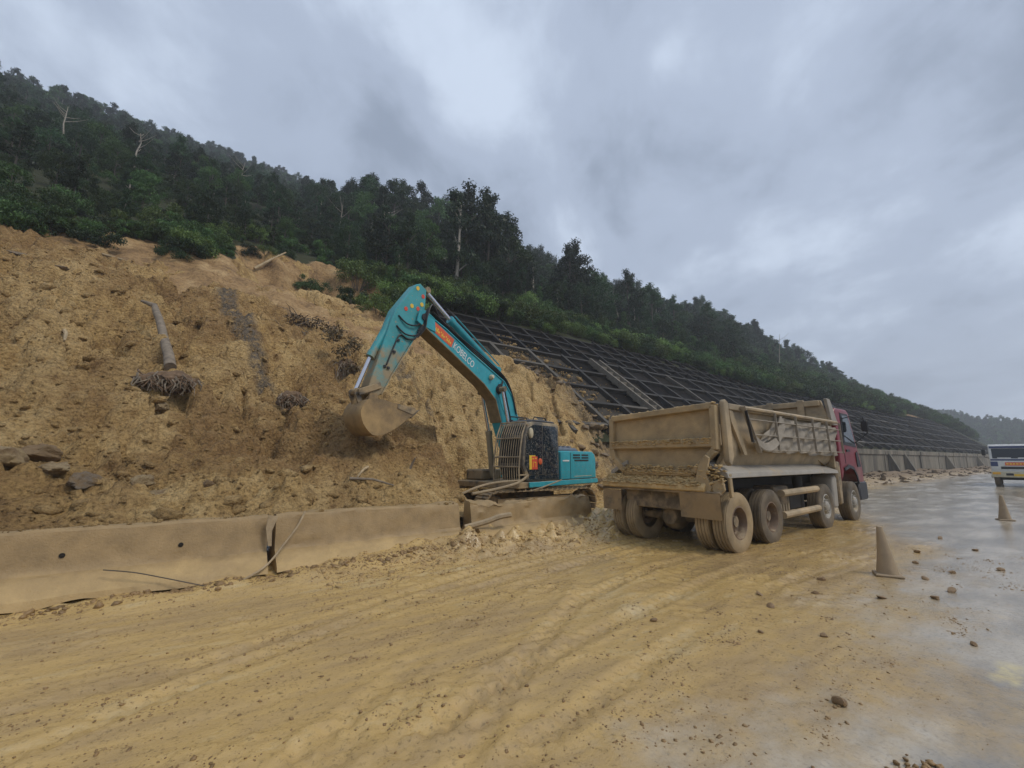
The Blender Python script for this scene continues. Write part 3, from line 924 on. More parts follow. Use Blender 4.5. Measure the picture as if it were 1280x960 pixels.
def tree_proto(seed, H, kind, per, size, nc):
    rr = random.Random(seed)
    cs, rs = [], []
    for i in range(nc):
        t_ = (i + rr.random()) / nc
        if kind == "tall":            # open upright crown, clumps in tiers
            z = H * (0.34 + 0.64 * t_); w = H * 0.25 * (1.15 - 0.95 * t_ ** 1.6) * math.sqrt(rr.random())
            r_ = H * rr.uniform(0.055, 0.115) * (1.2 - 0.5 * t_)
        elif kind == "round":
            z = H * (0.30 + 0.66 * t_); w = H * 0.36 * math.sin(math.pi * (0.18 + 0.74 * t_)) * math.sqrt(rr.uniform(0.1, 1))
            r_ = H * rr.uniform(0.085, 0.15)
        else:                          # slender, feathery
            z = H * (0.22 + 0.76 * t_); w = H * 0.15 * (1.2 - t_) * math.sqrt(rr.random())
            r_ = H * rr.uniform(0.05, 0.095)
        a = rr.uniform(0, 6.283)
        cs.append((w * math.cos(a), w * math.sin(a), z)); rs.append(r_)
    v, f = leaves(np.array(cs), np.array(rs), per, size, seed)
    crown = np_mesh("crown", v, f, smooth=False)
    mb = MB()
    lean = (rr.uniform(-.05, .05) * H, rr.uniform(-.05, .05) * H)
    top = Vector((lean[0], lean[1], H * 0.86))
    path = [Vector((0, 0, -0.5))] + [Vector((lean[0] * k / 4 + rr.uniform(-.05, .05), lean[1] * k / 4 + rr.uniform(-.05, .05), H * 0.86 * k / 4)) for k in range(1, 5)]
    mb.tube(path, [H * 0.020, H * 0.016, H * 0.013, H * 0.009, H * 0.004], 6)
    for i in rr.sample(range(nc), min(nc, 9)):
        c = Vector(cs[i]); z0 = max(0.2 * H, c.z - rr.uniform(0.10, 0.2) * H)
        k = z0 / (H * 0.86)
        p0 = Vector((lean[0] * k, lean[1] * k, z0))
        mb.tube([p0, p0.lerp(c, 0.55) + Vector((0, 0, 0.02 * H)), c], [H * 0.007, H * 0.005, H * 0.002], 5)
    trunk = mb.mesh("trunk")
    return crown, trunk
KINDS = [("tall", LEAF_DARK, 9.5), ("round", LEAF_DARK, 8.0), ("slender", LEAF_DARK, 9.0), ("round", LEAF_MID, 7.0), ("tall", LEAF_MID, 8.5), ("slender", LEAF_MID, 7.0)]
PROTO = []
for i, (kd, lm, H) in enumerate(KINDS):
    cr, tk = tree_proto(200 + i, H, kd, 190, 0.25, 30 if kd != "slender" else 26)
    cr.materials.append(lm); tk.materials.append(BARK_PALE if i % 3 == 2 else BARK)
    PROTO.append((cr, tk, H, kd))
# coarser copies for the wood further up the mountain: one mesh each, crown and trunk together
far_coll = bpy.data.collections.new("far_tree_kinds")
for i, (kd, lm, H) in enumerate(KINDS):
    cr, tk = tree_proto(300 + i, H, kd, 75, 0.42, 24)
    cr.materials.append(lm)
    nv = len(cr.vertices)
    v = np.empty(nv * 3, np.float32); cr.vertices.foreach_get("co", v)
    tv = np.empty(len(tk.vertices) * 3, np.float32); tk.vertices.foreach_get("co", tv)
    tk.calc_loop_triangles()
    tf = np.empty(len(tk.loop_triangles) * 3, np.int32); tk.loop_triangles.foreach_get("vertices", tf)
    me = bpy.data.meshes.new("far_tree")
    cf = np.arange(nv).reshape(-1, 4).tolist()
    me.from_pydata(np.concatenate([v.reshape(-1, 3), tv.reshape(-1, 3)]).tolist(), [], cf + (tf.reshape(-1, 3) + nv).tolist())
    me.materials.append(lm); me.materials.append(BARK_PALE if i % 3 == 2 else BARK)
    mi = np.zeros(len(me.polygons), np.int32); mi[len(cf):] = 1
    me.polygons.foreach_set("material_index", mi)
    o = bpy.data.objects.new("far_tree_kind_%d" % i, me)
    far_coll.objects.link(o)
# shrubs
def shrub_proto(seed, W, Hs, per, size, nc, mat):
    rr = random.Random(seed)
    cs, rs = [], []
    for i in range(nc):
        a = rr.uniform(0, 6.283); w = W * 0.5 * math.sqrt(rr.random())
        cs.append((w * math.cos(a), w * math.sin(a), Hs * rr.uniform(0.15, 0.85) * (1.1 - 0.6 * w / (W * .5)))); rs.append(W * rr.uniform(0.10, 0.2))
    v, f = leaves(np.array(cs), np.array(rs), per, size, seed, 0.8, 0.4)
    me = np_mesh("foliage", v, f, smooth=False); me.materials.append(mat)
    mb = MB()
    for i in range(7):
        c = Vector(cs[i]); mb.tube([(c.x * .2, c.y * .2, -0.3), (c.x * .6, c.y * .6, c.z * .6), c], [0.03, 0.02, 0.008], 5)
    st = mb.mesh("stem"); st.materials.append(BARK)
    return me, st
SHRUB = [shrub_proto(400, 2.6, 1.9, 190, 0.135, 16, LEAF_LIGHT), shrub_proto(401, 3.4, 2.2, 190, 0.14, 18, LEAF_LIGHT),
         shrub_proto(402, 2.2, 2.6, 190, 0.14, 16, LEAF_MID), shrub_proto(403, 3.0, 1.4, 190, 0.12, 16, LEAF_LIGHT), shrub_proto(404, 2.8, 2.4, 190, 0.15, 16, LEAF_MID)]
shrub_coll = bpy.data.collections.new("undergrowth_kinds")
for i, (fo, st) in enumerate(SHRUB):
    m2 = fo.copy(); m2.materials.clear(); m2.materials.append(LEAF_DARK if i in (0, 3) else LEAF_MID)
    shrub_coll.objects.link(bpy.data.objects.new("undergrowth_kind_%d" % i, m2))

def stuff_points(name, pts, scl, rot, idx, coll, label, cat):
    me = bpy.data.meshes.new(name)
    me.vertices.add(len(pts)); me.vertices.foreach_set("co", np.asarray(pts, np.float32).ravel())
    add_attr(me, "scl", scl); add_attr(me, "rotz", rot)
    a = me.attributes.new("idx", "INT", "POINT"); a.data.foreach_set("value", np.asarray(idx, np.int32))
    o = link(bpy.data.objects.new(name, me))
    ng = bpy.data.node_groups.new(name + "_nodes", "GeometryNodeTree")
    ng.interface.new_socket("Geometry", in_out="INPUT", socket_type="NodeSocketGeometry")
    ng.interface.new_socket("Geometry", in_out="OUTPUT", socket_type="NodeSocketGeometry")
    gi = ng.nodes.new("NodeGroupInput"); go = ng.nodes.new("NodeGroupOutput")
    ip = ng.nodes.new("GeometryNodeInstanceOnPoints")
    ci = ng.nodes.new("GeometryNodeCollectionInfo")
    ci.inputs["Collection"].default_value = coll
    ci.inputs["Separate Children"].default_value = True
    ci.inputs["Reset Children"].default_value = True
    def named(nm, ty):
        x = ng.nodes.new("GeometryNodeInputNamedAttribute"); x.data_type = ty; x.inputs["Name"].default_value = nm
        return x.outputs["Attribute"]
    cxyz = ng.nodes.new("ShaderNodeCombineXYZ")
    ng.links.new(named("rotz", "FLOAT"), cxyz.inputs[2])
    ng.links.new(gi.outputs[0], ip.inputs["Points"])
    ng.links.new(ci.outputs[0], ip.inputs["Instance"])
    ip.inputs["Pick Instance"].default_value = True
    ng.links.new(named("idx", "INT"), ip.inputs["Instance Index"])
    ng.links.new(cxyz.outputs[0], ip.inputs["Rotation"])
    ng.links.new(named("scl", "FLOAT"), ip.inputs["Scale"])
    ng.links.new(ip.outputs[0], go.inputs[0])
    md = o.modifiers.new("scatter", "NODES"); md.node_group = ng
    return tag(o, label, cat, kind="stuff")

# ---- where trees stand
sp = 3.1
gu, gv = np.meshgrid(np.arange(-95, 235, sp), np.arange(27.5, 205, sp))
tu = (gu + rng.uniform(-1.4, 1.4, gu.shape)).ravel(); tv_ = (gv + rng.uniform(-1.5, 1.5, gv.shape)).ravel()
vr = 190 - 135 * sm(95, 185, tu)
ok = (tv_ < vr + 8) & (tv_ > vtop(tu) + 2.2 + 3.8 * sm(10, 14, tu) * (1 - sm(70, 100, tu)))
scar = (tu > 0.8) & (tu < 10.5) & (tv_ < 32.5)
ok &= ~scar
ok &= ~((tu > 104) & (tu < 152) & (tv_ < 30))
# in sight of the road only
ang = np.arctan2(tv_, tu)
ok &= (ang > R(4)) & (ang < R(110))
# thin the wood far along the road, where trees would only hide each other
ok &= ~((tu > 150) & (rng.random(tu.shape) < 0.35))
tu, tv_ = tu[ok], tv_[ok]
tz = hill_z(tu, tv_)
dist = np.hypot(tu, tv_)
ts = rng.uniform(0.62, 1.15, len(tu)) * (0.72 + 0.38 * sm(30, 55, tv_)) * (0.86 + 0.2 * sm(0.0, 0.3, fbm(tu / 12, tv_ / 12, 2, 141)))
ts *= 1 - 0.22 * sm(60, 100, tv_)
ts *= 1 - 0.22 * sm(14, 20, tu) * (1 - sm(45, 70, tv_))
ts *= 1 - 0.50 * (1 - sm(6, 16, tu)) * (1 - sm(60, 130, tv_))
ts *= 1 - 0.35 * sm(60, 110, tu) * (1 - sm(40, 60, tv_))
kind = rng.choice(6, len(tu), p=[0.27, 0.20, 0.16, 0.17, 0.12, 0.08])
rotz = rng.uniform(0, 6.283, len(tu))
order = np.argsort(-(ts * 8 / dist) * np.where((ang[ok] < R(104)), 1, 0.2) * np.where(tv_ < 75, 1.0, 0.6))
N_IND = 262
SHAPE = {"tall": "tall open-crowned", "round": "round bushy", "slender": "slender feathery"}
for q in order[:N_IND]:
    cr, tk, H, kd = PROTO[kind[q]]
    tone = "dark green" if kind[q] < 3 else "mid green"
    zone = ("in the wood above the slide heap" if tu[q] < 0 else "above the bare scar" if tu[q] < 11 else
            "rising behind the shrubs above the grid slope" if tu[q] < 60 else "on the ridge above the far end of the retaining wall")
    r = empty("hillside_tree", (tu[q], tv_[q], tz[q] - 0.15), rotz[q], "%s %s tree %s" % (SHAPE[kd], tone, zone), "tree", "%s %s trees %s" % (kd, tone, zone))
    s = ts[q] * 1.04
    r.scale = (s * random.uniform(0.9, 1.1), s * random.uniform(0.9, 1.1), s)
    mesh_obj("crown", cr, None, r); mesh_obj("trunk", tk, None, r)
# the tallest trees, standing clear of the rest
for i, (u, v, s, kd_) in enumerate(((19.5, 36.5, 1.25, 2), (21.8, 38.5, 1.35, 0), (23.6, 37.0, 1.15, 0), (25.2, 39.5, 1.42, 0), (27.2, 38.0, 1.15, 4), (28.6, 40.5, 1.25, 0), (36.5, 37.5, 1.10, 0), (38.6, 39.0, 1.2, 0),
                                (40.5, 37.6, 1.0, 1), (49.0, 38.5, 1.05, 0), (51.5, 38.0, 0.9, 2), (55.0, 39.0, 1.0, 0), (68.0, 38.0, 0.95, 1), (71.0, 39.0, 1.05, 0), (75.0, 38.0, 1.0, 1), (79.0, 39.0, 1.0, 4))):
    cr, tk, H, kd = PROTO[kd_]
    r = empty("tall_tree", (u, v, float(hill_z(np.array(u), np.array(v))) - 0.15), i * 2.1, "%s tree towering over its neighbours above the grid slope" % SHAPE[kd], "tree", "towering %s trees" % kd)
    r.scale = (s, s, s)
    mesh_obj("crown", cr, None, r); mesh_obj("trunk", tk, None, r)
rest = order[N_IND:]
stuff_points("mountain_forest", np.stack([tu, tv_, tz - 0.2], -1)[rest], ts[rest], rotz[rest], kind[rest], far_coll,
             "dense dark green forest covering the mountain", "forest")

# ---- undergrowth through the wood
n = 5200
su = rng.uniform(-70, 190, n); sv_ = 24.5 + 60 * rng.random(n) ** 2.0
ok = (sv_ > np.where(su < 0, 25.0, vtop(su) + 0.6)) & ~((su > 0.6) & (su < 10.5) & (sv_ < 31.5)) & (np.arctan2(sv_, su) > R(4)) & (np.arctan2(sv_, su) < R(108)) & ~((su > 108) & (su < 148) & (sv_ < 28))
su, sv_ = su[ok], sv_[ok]
stuff_points("undergrowth", np.stack([su, sv_, hill_z(su, sv_) - 0.15], -1), rng.uniform(0.45, 1.1, len(su)) * (1 - 0.35 * (su < 8)) * (1 + 0.6 * sm(50, 90, np.hypot(su, sv_))), rng.uniform(0, 6.28, len(su)),
             rng.choice(5, len(su)), shrub_coll, "tangled green undergrowth between the trees", "undergrowth")
# ---- shrubs one can pick out above the slope's upper edge
k = 0
for i in range(230):
    u = 11.5 + 105 * (i / 230) ** 1.45 + random.uniform(-.6, .6)
    v = float(vtop(np.array(u))) + random.uniform(0.1, 1.0) + (random.random() ** 1.6) * 7.5
    if u < 46 and v < V_RAILS[4] + 3 * UP_V + 0.7: v = V_RAILS[4] + 3 * UP_V + 0.7 + random.uniform(0, .6)
    si = random.choices(range(5), (3, 3, 2, 3, 1.5))[0]
    fo, st = SHRUB[si]
    tone = ("light green round", "light green spreading", "mid green upright", "low light green", "mid green bushy")[si]
    zone = "the broken part" if u < 34 else "the middle" if u < 60 else "the far part"
    s = random.uniform(0.6, 1.25)
    z = float(hill_z(np.array(u), np.array(v)))
    r = empty("shrub", (u, v, z - 0.1), random.uniform(0, 6.28), "%s shrub above %s of the grid slope" % (tone, zone), "shrub", "%s shrubs above %s of the grid slope" % (tone, zone))
    r.scale = (s, s, s * random.uniform(.8, 1.15))
    mesh_obj("foliage", fo, None, r); mesh_obj("stem", st, None, r)
# shrubs and torn brush at the lip of the heap and round the scar
for i, (u, v, s) in enumerate(((7.6, 23.6, .75), (8.8, 24.6, .8), (6.6, 25.2, .8), (9.8, 23.6, .7), (10.4, 25.4, .9), (8.2, 26.6, .9), (5.8, 27.6, .8), (9.6, 27.8, 1.0), (7.0, 29.6, 1.0), (10.6, 29.2, 1.1), (8.6, 31.5, 1.1), (5.2, 31.0, .7),
                               (9.8, 33.6, 1.1), (11.4, 31.5, 1.2), (2.6, 32.0, .5), (-0.6, 31.0, .7), (-2.0, 30.0, .8), (0.8, 33.6, .5), (-3.6, 28.6, .8), (-3.0, 32.5, .9), (-1.2, 26.6, .7), (-1.6, 28.2, .9), (-0.9, 29.6, .8), (-1.8, 34.0, 1.0), (0.2, 35.0, .8), (2.2, 35.2, .7), (4.6, 35.4, .8), (6.6, 35.2, .9))):
    fo, st = SHRUB[(i * 3 + 1) % 5]
    z = float(hill_z(np.array(u), np.array(v)))
    r = empty("torn_shrub", (u, v, z - 0.1), i * 1.3, "green shrub left standing on the bare soil of the slide scar", "shrub", "shrubs in the scar")
    r.scale = (s, s, s)
    mesh_obj("foliage", fo, None, r); mesh_obj("stem", st, None, r)
# pale bare trunks standing out of the wood
for i, (u, v, h) in enumerate(((0.8, 55, 5.6), (-14.5, 60, 5), (9.5, 44, 5), (16.0, 46, 6), (21.0, 42, 5.5), (-7, 48, 4.6), (50, 41, 6), (90, 36, 8.5))):
    z = float(hill_z(np.array(u), np.array(v)))
    rr = random.Random(900 + i)
    r = empty("bare_tree", (u, v, z), 0, "pale bare tree trunk standing out from the dark forest", "tree", "bare trunks in the forest")
    ln = (rr.uniform(-.12, .12), rr.uniform(-.1, .1))
    path = [Vector((ln[0] * h * k / 5 + rr.uniform(-.1, .1), ln[1] * h * k / 5, h * k / 5)) for k in range(6)]
    MB().tube(path, [0.085, 0.08, 0.07, 0.06, 0.045, 0.022], 7).build("trunk", BARK_PALE, r)
    for b in range(6):
        p = path[3].lerp(path[5], rr.random()); a = rr.uniform(0, 6.28); L = rr.uniform(0.8, 1.9)
        MB().tube([p, p + Vector((math.cos(a) * L * .5, math.sin(a) * L * .5, L * .3)), p + Vector((math.cos(a) * L, math.sin(a) * L, L * .75))], [0.035, 0.022, 0.008], 5).build("branch", BARK_PALE, r)

# ------------------------------------------------------------------ the far hill across the valley
def far_z(u, v):
    ridge = 17 + 11 * sm(10, 70, v) + 16 * sm(70, 200, v) + 5 * fbm(v / 40, v * 0, 3, 151)
    k = sm(300, 430, u) * (1 - 0.5 * sm(430, 600, u))
    return ridge * k + 1.5 * fbm(u / 20, v / 20, 3, 152) * k - 0.5
us = np.arange(300, 610, 7.0); vs = np.arange(-260, 330, 7.0)
U, V = np.meshgrid(us, vs)
me = np_mesh("far_hill", np.stack([U, V, far_z(U, V)], -1).reshape(-1, 3), grid_faces(len(us), len(vs)))
tag(mesh_obj("far_hill", me, surf("far_floor", (0.035, 0.05, 0.022), 0.9, scale=0.1)), kind="structure")
n = 2300
fu = rng.uniform(330, 450, n); fv = rng.uniform(-60, 150, n)
stuff_points("far_wood", np.stack([fu, fv, far_z(fu, fv) - 0.3], -1), rng.uniform(0.55, 1.05, n), rng.uniform(0, 6.28, n), rng.choice(6, n), far_coll,
             "hazy blue-green wood on the far hill across the valley", "wood")

# ------------------------------------------------------------------ damp air
hz = MB().box(-1000, 1100, -1000, 1000, -4.5, 152).build("haze", None, smooth=0)
t = NT("damp_air")
t.t.nodes.remove(t.b)
pv = t.n("ShaderNodeVolumePrincipled")
pv.inputs["Color"].default_value = (0.88, 0.93, 1.0, 1)
pv.inputs["Density"].default_value = 0.0012
pv.inputs["Anisotropy"].default_value = 0.2
t.t.links.new(pv.outputs[0], t.out.inputs["Volume"])
hz.data.materials.append(t.m)
tag(hz, "thin damp haze filling the valley air", "haze", kind="stuff")

# ================================================================== ROADSIDE THINGS
def gz(u, v):
    return float(ground_z(np.array([float(u)]), np.array([float(v)]))[0])
def hpz(u, v):
    return float(heap_z(np.array([float(u)]), np.array([float(v)]))[0])

# ------------------------------------------------------------------ concrete barriers coated with mud
BARR = surf("mud_coated_concrete", (0.30, 0.205, 0.095), 0.6, mud=0.24, mudcol=(0.47, 0.325, 0.145), zmud=(0.30, 0.42, 0.34), scale=1.9, var=0.22, bumpy=0.9, soft=0.12)  # upper face darker: wet mud, with its shade put into the colour; foot paler
HOLE = surf("dark_hole", (0.015, 0.012, 0.01), 0.9)
SPLASH = surf("splashed_mud", (0.36, 0.265, 0.145), 0.7, var=0.3, bumpy=0.8)
def barrier(name, u0, u1, label, top=0.86, tilt=0.0, holes=(), vtilt=0.0, crust=0.5, sink=0.0, lumpy=0.0):
    L = u1 - u0
    r = empty(name, (u0, 7.62, -sink), vtilt, label, "barrier", None)
    r.rotation_euler = (tilt, 0, vtilt)
    prof = [(-0.30, 0.07), (-0.27, 0.15), (0.02, 0.36), (0.13, top - 0.03), (0.16, top), (0.36, top), (0.39, top - 0.03), (0.45, 0.36), (0.7, 0.2), (0.7, 0.07)]
    # dense along its length so that chips and silt can break up its edges
    n = max(8, int(L / 0.06))
    us = np.linspace(0.0, L, n)
    P = []
    for (a0, b0), (a1, b1) in zip(prof, prof[1:] + prof[:1]):
        k = max(1, int(math.hypot(a1 - a0, b1 - b0) / 0.055))
        for i in range(k):
            P.append((a0 + (a1 - a0) * i / k, b0 + (b1 - b0) * i / k))
    P = np.array(P); m = len(P)
    Ug, A = np.meshgrid(us, P[:, 0], indexing="ij"); _, B = np.meshgrid(us, P[:, 1], indexing="ij")
    sd = int(u0 * 10) % 97
    low = 1 - sm(0.345, 0.375, B)
    front = (A < 0.16)
    d = 0.010 * fbm((Ug + u0) * 3, B * 5 + A * 3, 4, 160 + sd) + low * front * crust * (0.075 * fbm((Ug + u0) * 1.1, B * 2, 5, 161 + sd) + 0.03)
    d = d + lumpy * (0.06 * fbm((Ug + u0) * 2.1, B * 3 + A * 2, 4, 170) + 0.03 * fbm((Ug + u0) * 7, B * 7 + A * 6, 3, 171))
    tp = sm(top - 0.06, top, B) * (0.028 * fbm((Ug + u0) * 2.2, A * 5, 4, 163 + sd) - 0.004) + sm(top - 0.10, top, B) * lumpy * 0.13 * (fbm((Ug + u0) * 1.1, A * 2, 4, 172) - 0.15 + 0.5 * fbm((Ug + u0) * 6, A * 6, 2, 173))
    V = np.stack([Ug, A - np.where(front, d, -d * 0.4), B + tp + low * front * d * 0.4 + (1 - sm(0.07, 0.2, B)) * front * crust * 0.07 * fbm((Ug + u0) * 1.4, B * 0, 4, 166)], -1).reshape(-1, 3)
    i = np.arange(n * m).reshape(n, m)
    F = np.stack([i[:-1], np.roll(i[:-1], -1, 1), np.roll(i[1:], -1, 1), i[1:]], -1).reshape(-1, 4)
    me = np_mesh("concrete_body", V, F)
    bm = bmesh.new(); bm.from_mesh(me); bm.verts.ensure_lookup_table()
    bm.faces.new([bm.verts[j] for j in i[0]]); bm.faces.new([bm.verts[j] for j in i[-1][::-1]])
    bmesh.ops.recalc_face_normals(bm, faces=bm.faces); bm.to_mesh(me); bm.free()
    me.set_sharp_from_angle(angle=R(24))
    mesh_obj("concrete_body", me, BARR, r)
    for hx, hz_ in holes:
        y = 0.02 + 0.11 * (hz_ - 0.36) / (top - 0.39)
        pr = [(0.0, -0.035), (0.02, -0.035), (0.024, -0.03), (0.028, -0.018), (0.031, -0.012)]
        MB().lathe([(0.0001, -0.012)] + [(0.022 + 0.006 * math.sin(k * 2.4), -0.012 + 0.0 * k) for k in range(1)] + [(0.030, -0.010)], (hx - u0, y - 0.008, hz_), (0, 1, 0), 14).build("drain_hole", HOLE, r)
    return r
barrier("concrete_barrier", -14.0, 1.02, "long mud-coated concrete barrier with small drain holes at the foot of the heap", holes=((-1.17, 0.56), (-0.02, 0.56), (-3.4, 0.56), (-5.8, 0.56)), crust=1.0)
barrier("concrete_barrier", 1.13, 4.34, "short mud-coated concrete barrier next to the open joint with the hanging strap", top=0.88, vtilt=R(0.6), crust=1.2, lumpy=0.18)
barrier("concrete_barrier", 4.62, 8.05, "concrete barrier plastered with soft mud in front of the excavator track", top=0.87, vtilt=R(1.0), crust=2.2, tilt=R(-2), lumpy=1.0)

# torn strap and cable at the joint between the first two barriers
STRAP = surf("muddy_strap", (0.33, 0.25, 0.15), 0.7, var=0.3)
mb = MB()
mb.add([(1.00, 7.60, .88), (1.13, 7.58, .86), (1.06, 7.56, .66), (0.98, 7.58, .70), (1.02, 7.54, .45), (1.07, 7.54, .44)],
       [(0, 1, 2, 3), (3, 2, 5, 4)])
mb.add([(1.00, 7.63, .88), (1.13, 7.61, .86), (1.06, 7.59, .66), (0.98, 7.61, .70), (1.02, 7.57, .45), (1.07, 7.57, .44)],
       [(3, 2, 1, 0), (4, 5, 2, 3)])
mb.add([(1.00, 7.60, .88), (1.13, 7.58, .86), (1.13, 7.61, .86), (1.00, 7.63, .88)], [(0, 1, 2, 3)])
tag(mb.build("torn_strap", STRAP), "torn mud-covered strap hanging in the joint between two barriers", "strap")
def cable(name, pts, r, mat, label, cat):
    # smooth through the points
    P = [Vector(p) for p in pts]; out = []
    for i in range(len(P) - 1):
        a, b, c, d = P[max(i - 1, 0)], P[i], P[i + 1], P[min(i + 2, len(P) - 1)]
        for k in range(6):
            t_ = k / 6
            out.append(0.5 * ((2 * b) + (c - a) * t_ + (2 * a - 5 * b + 4 * c - d) * t_ ** 2 + (3 * b - a - 3 * c + d) * t_ ** 3))
    out.append(P[-1])
    return tag(MB().tube(out, r, 7).build(name, mat), label, cat)
cable("slack_cable", [(1.52, 7.68, 0.90), (1.42, 7.60, 0.70), (1.25, 7.52, 0.48), (1.06, 7.38, 0.27), (0.90, 7.26, 0.17), (0.70, 7.16, 0.10)], 0.016, STRAP, "slack mud-covered cable hanging across the barrier joint", "cable")
cable("thin_wire", [(-0.75, 7.42, 0.385), (-0.45, 7.33, 0.33), (-0.15, 7.25, 0.24), (0.1, 7.18, 0.16), (0.3, 7.15, 0.09)], 0.007, BARK, "thin dark wire lying down the barrier's sloped foot", "wire")

# ------------------------------------------------------------------ traffic cones
CONE_MAT = surf("mud_caked_cone", (0.34, 0.14, 0.07), 0.6, mud=0.80, mudcol=(0.34, 0.255, 0.16), scale=3.0, var=0.2, bumpy=0.5)
def cone(u, v, lean, label, h=0.70):
    r = empty("traffic_cone", (u, v, gz(u, v)), 0.4, label, "traffic cone", None)
    MB().box(-0.165, 0.165, -0.165, 0.165, 0.0, 0.035).build("base", CONE_MAT, r, bevel=0.012)
    prof = [(0.132, 0.03), (0.128, 0.06), (0.092, 0.30), (0.062, 0.52), (0.036, h - 0.01), (0.026, h), (0.0001, h - 0.002)]
    mb = MB().lathe(prof, (0, 0, 0), (0, 0, 1), 26)
    mb.V = [(x + lean[0] * max(z - 0.05, 0) ** 1.5 + 0.012 * mnoise.noise(Vector((x * 9, y * 9, z * 6))), y + lean[1] * max(z - 0.05, 0) ** 1.5 + 0.010 * mnoise.noise(Vector((x * 9, y * 9, z * 6 + 5))), z) for x, y, z in mb.V]
    mb.build("cone_body", CONE_MAT, r)
    return r
cone(8.5, 2.22, (-0.02, 0.05), "mud-caked traffic cone standing on the mud beside the dump truck's front wheels")
cone(19.0, 2.1, (-0.06, 0.02), "mud-caked traffic cone on the wet road in front of the oncoming truck")

# ------------------------------------------------------------------ boulders and stones one can pick out
def stone_mat(name, a, b):
    t = NT(name)
    f = t.noise(2.4, 6, 0.66)
    dirt = t.ramp(t.noise(1.6, 6, 0.7), [(0.42, 0.0), (0.6, 1.0)])
    return t.done(t.mix(dirt, t.mix(f, a, b), (0.27, 0.18, 0.09)), 0.8, t.bump(t.noise(5, 8, 0.75), 0.9, 0.12))
ST_TAN = stone_mat("tan_stone", (0.32, 0.215, 0.10), (0.56, 0.43, 0.24))
ST_GREY = stone_mat("grey_stone", (0.16, 0.13, 0.10), (0.34, 0.28, 0.21))
ST_BROWN = stone_mat("brown_stone", (0.22, 0.14, 0.075), (0.42, 0.29, 0.15))
ST_WET = surf("wet_brown_stone", (0.25, 0.155, 0.07), 0.45, mud=0.2, mudcol=(0.38, 0.26, 0.12), scale=1.5, var=0.4, bumpy=0.8)
stone_cache = {}
BOULD = [ico_rock(60 + s, 4, 0.55, 0.78) for s in range(8)]
def stone(name, i, u, v, z, s, mat, label, cat, group=None, sc=(1, 1, 1), sink=0.25):
    key = (i % 8, mat.name, i >= 100)
    if key not in stone_cache:
        me = (BOULD if i >= 100 else ROCKS2)[i % 8].copy(); me.materials.append(mat); stone_cache[key] = me
    o = bpy.data.objects.new(name, stone_cache[key])
    o.location = (u, v, z + s * 0.5 * sc[2] - s * sink); o.scale = (s * sc[0], s * sc[1], s * sc[2])
    o.rotation_euler = (random.uniform(-.3, .3), random.uniform(-.3, .3), random.uniform(0, 6.28))
    link(o)
    return tag(o, label, cat, group)
for i, (u, v, s, m_, sc, lb) in enumerate((
        (-2.25, 9.75, 0.40, ST_TAN, (1, .9, .8), "big tan boulder resting behind the long barrier beside a yellow slab"),
        (-1.78, 9.7, 0.33, ST_TAN, (1.25, .9, .55), "flat yellow boulder lying between the big tan boulder and a grey stone"),
        (-1.30, 9.45, 0.24, ST_GREY, (1, .9, .8), "dark grey stone beside the flat yellow boulder"),
        (-2.10, 10.6, 0.36, ST_BROWN, (1.3, .9, .6), "brown slab half buried above the big tan boulder"),
        (-2.9, 9.2, 0.34, ST_GREY, (1.3, .9, .5), "grey slab lying just behind the long barrier"),
        (-0.66, 9.62, 0.20, ST_TAN, (1.2, .9, .7), "rounded tan stone above another tan stone behind the long barrier"),
        (-0.48, 9.36, 0.20, ST_TAN, (1.3, .8, .55), "flat tan stone just below a rounded one behind the long barrier"),
        (0.25, 9.2, 0.11, ST_BROWN, (1, 1, .8), "small brown stone behind the long barrier near the joint"),
        (-0.7, 12.0, 0.22, ST_TAN, (1, 1, .8), "pale tan stone low on the heap below the upturned root plate"),
        (-4.6, 20.6, 0.35, ST_GREY, (1.4, 1, .5), "pale grey slab near the crest of the heap"),
        (-5.4, 21.3, 0.30, ST_GREY, (1.3, 1, .5), "grey slab right on the crest of the heap"),
        (-2.2, 17.6, 0.30, ST_GREY, (1.6, 1, .35), "whitish slab sticking out of the heap under a hollow"))):
    stone("boulder", i + 100, u, v, hpz(u, v), s, m_, lb, "boulder", None, sc)
# rubble at the right margin of the heap
rr = random.Random(77)
for i in range(64):
    t_ = rr.random()
    v = 13.2 + 8.0 * t_
    ub = np.interp(v, [13, 15, 16.5, 18, 20, 22], [14.6, 15.9, 16.6, 16.9, 16.4, 15.6])
    u = ub + rr.gauss(-0.3, 0.75)
    s = min(0.42, 0.10 + 0.10 * rr.paretovariate(2.6) * 0.8)
    m_ = rr.choice((ST_GREY, ST_GREY, ST_BROWN, ST_TAN))
    z = max(hpz(u, v), SL_Z0 + SL_T * (v - SL_V0) if v > SL_V0 else -9)
    stone("rubble_stone", i, u, v, z, s, m_, "angular stone in the rubble strip between the dug heap and the grid slope", "stone", "rubble beside the grid slope", (1.2, .9, .75))
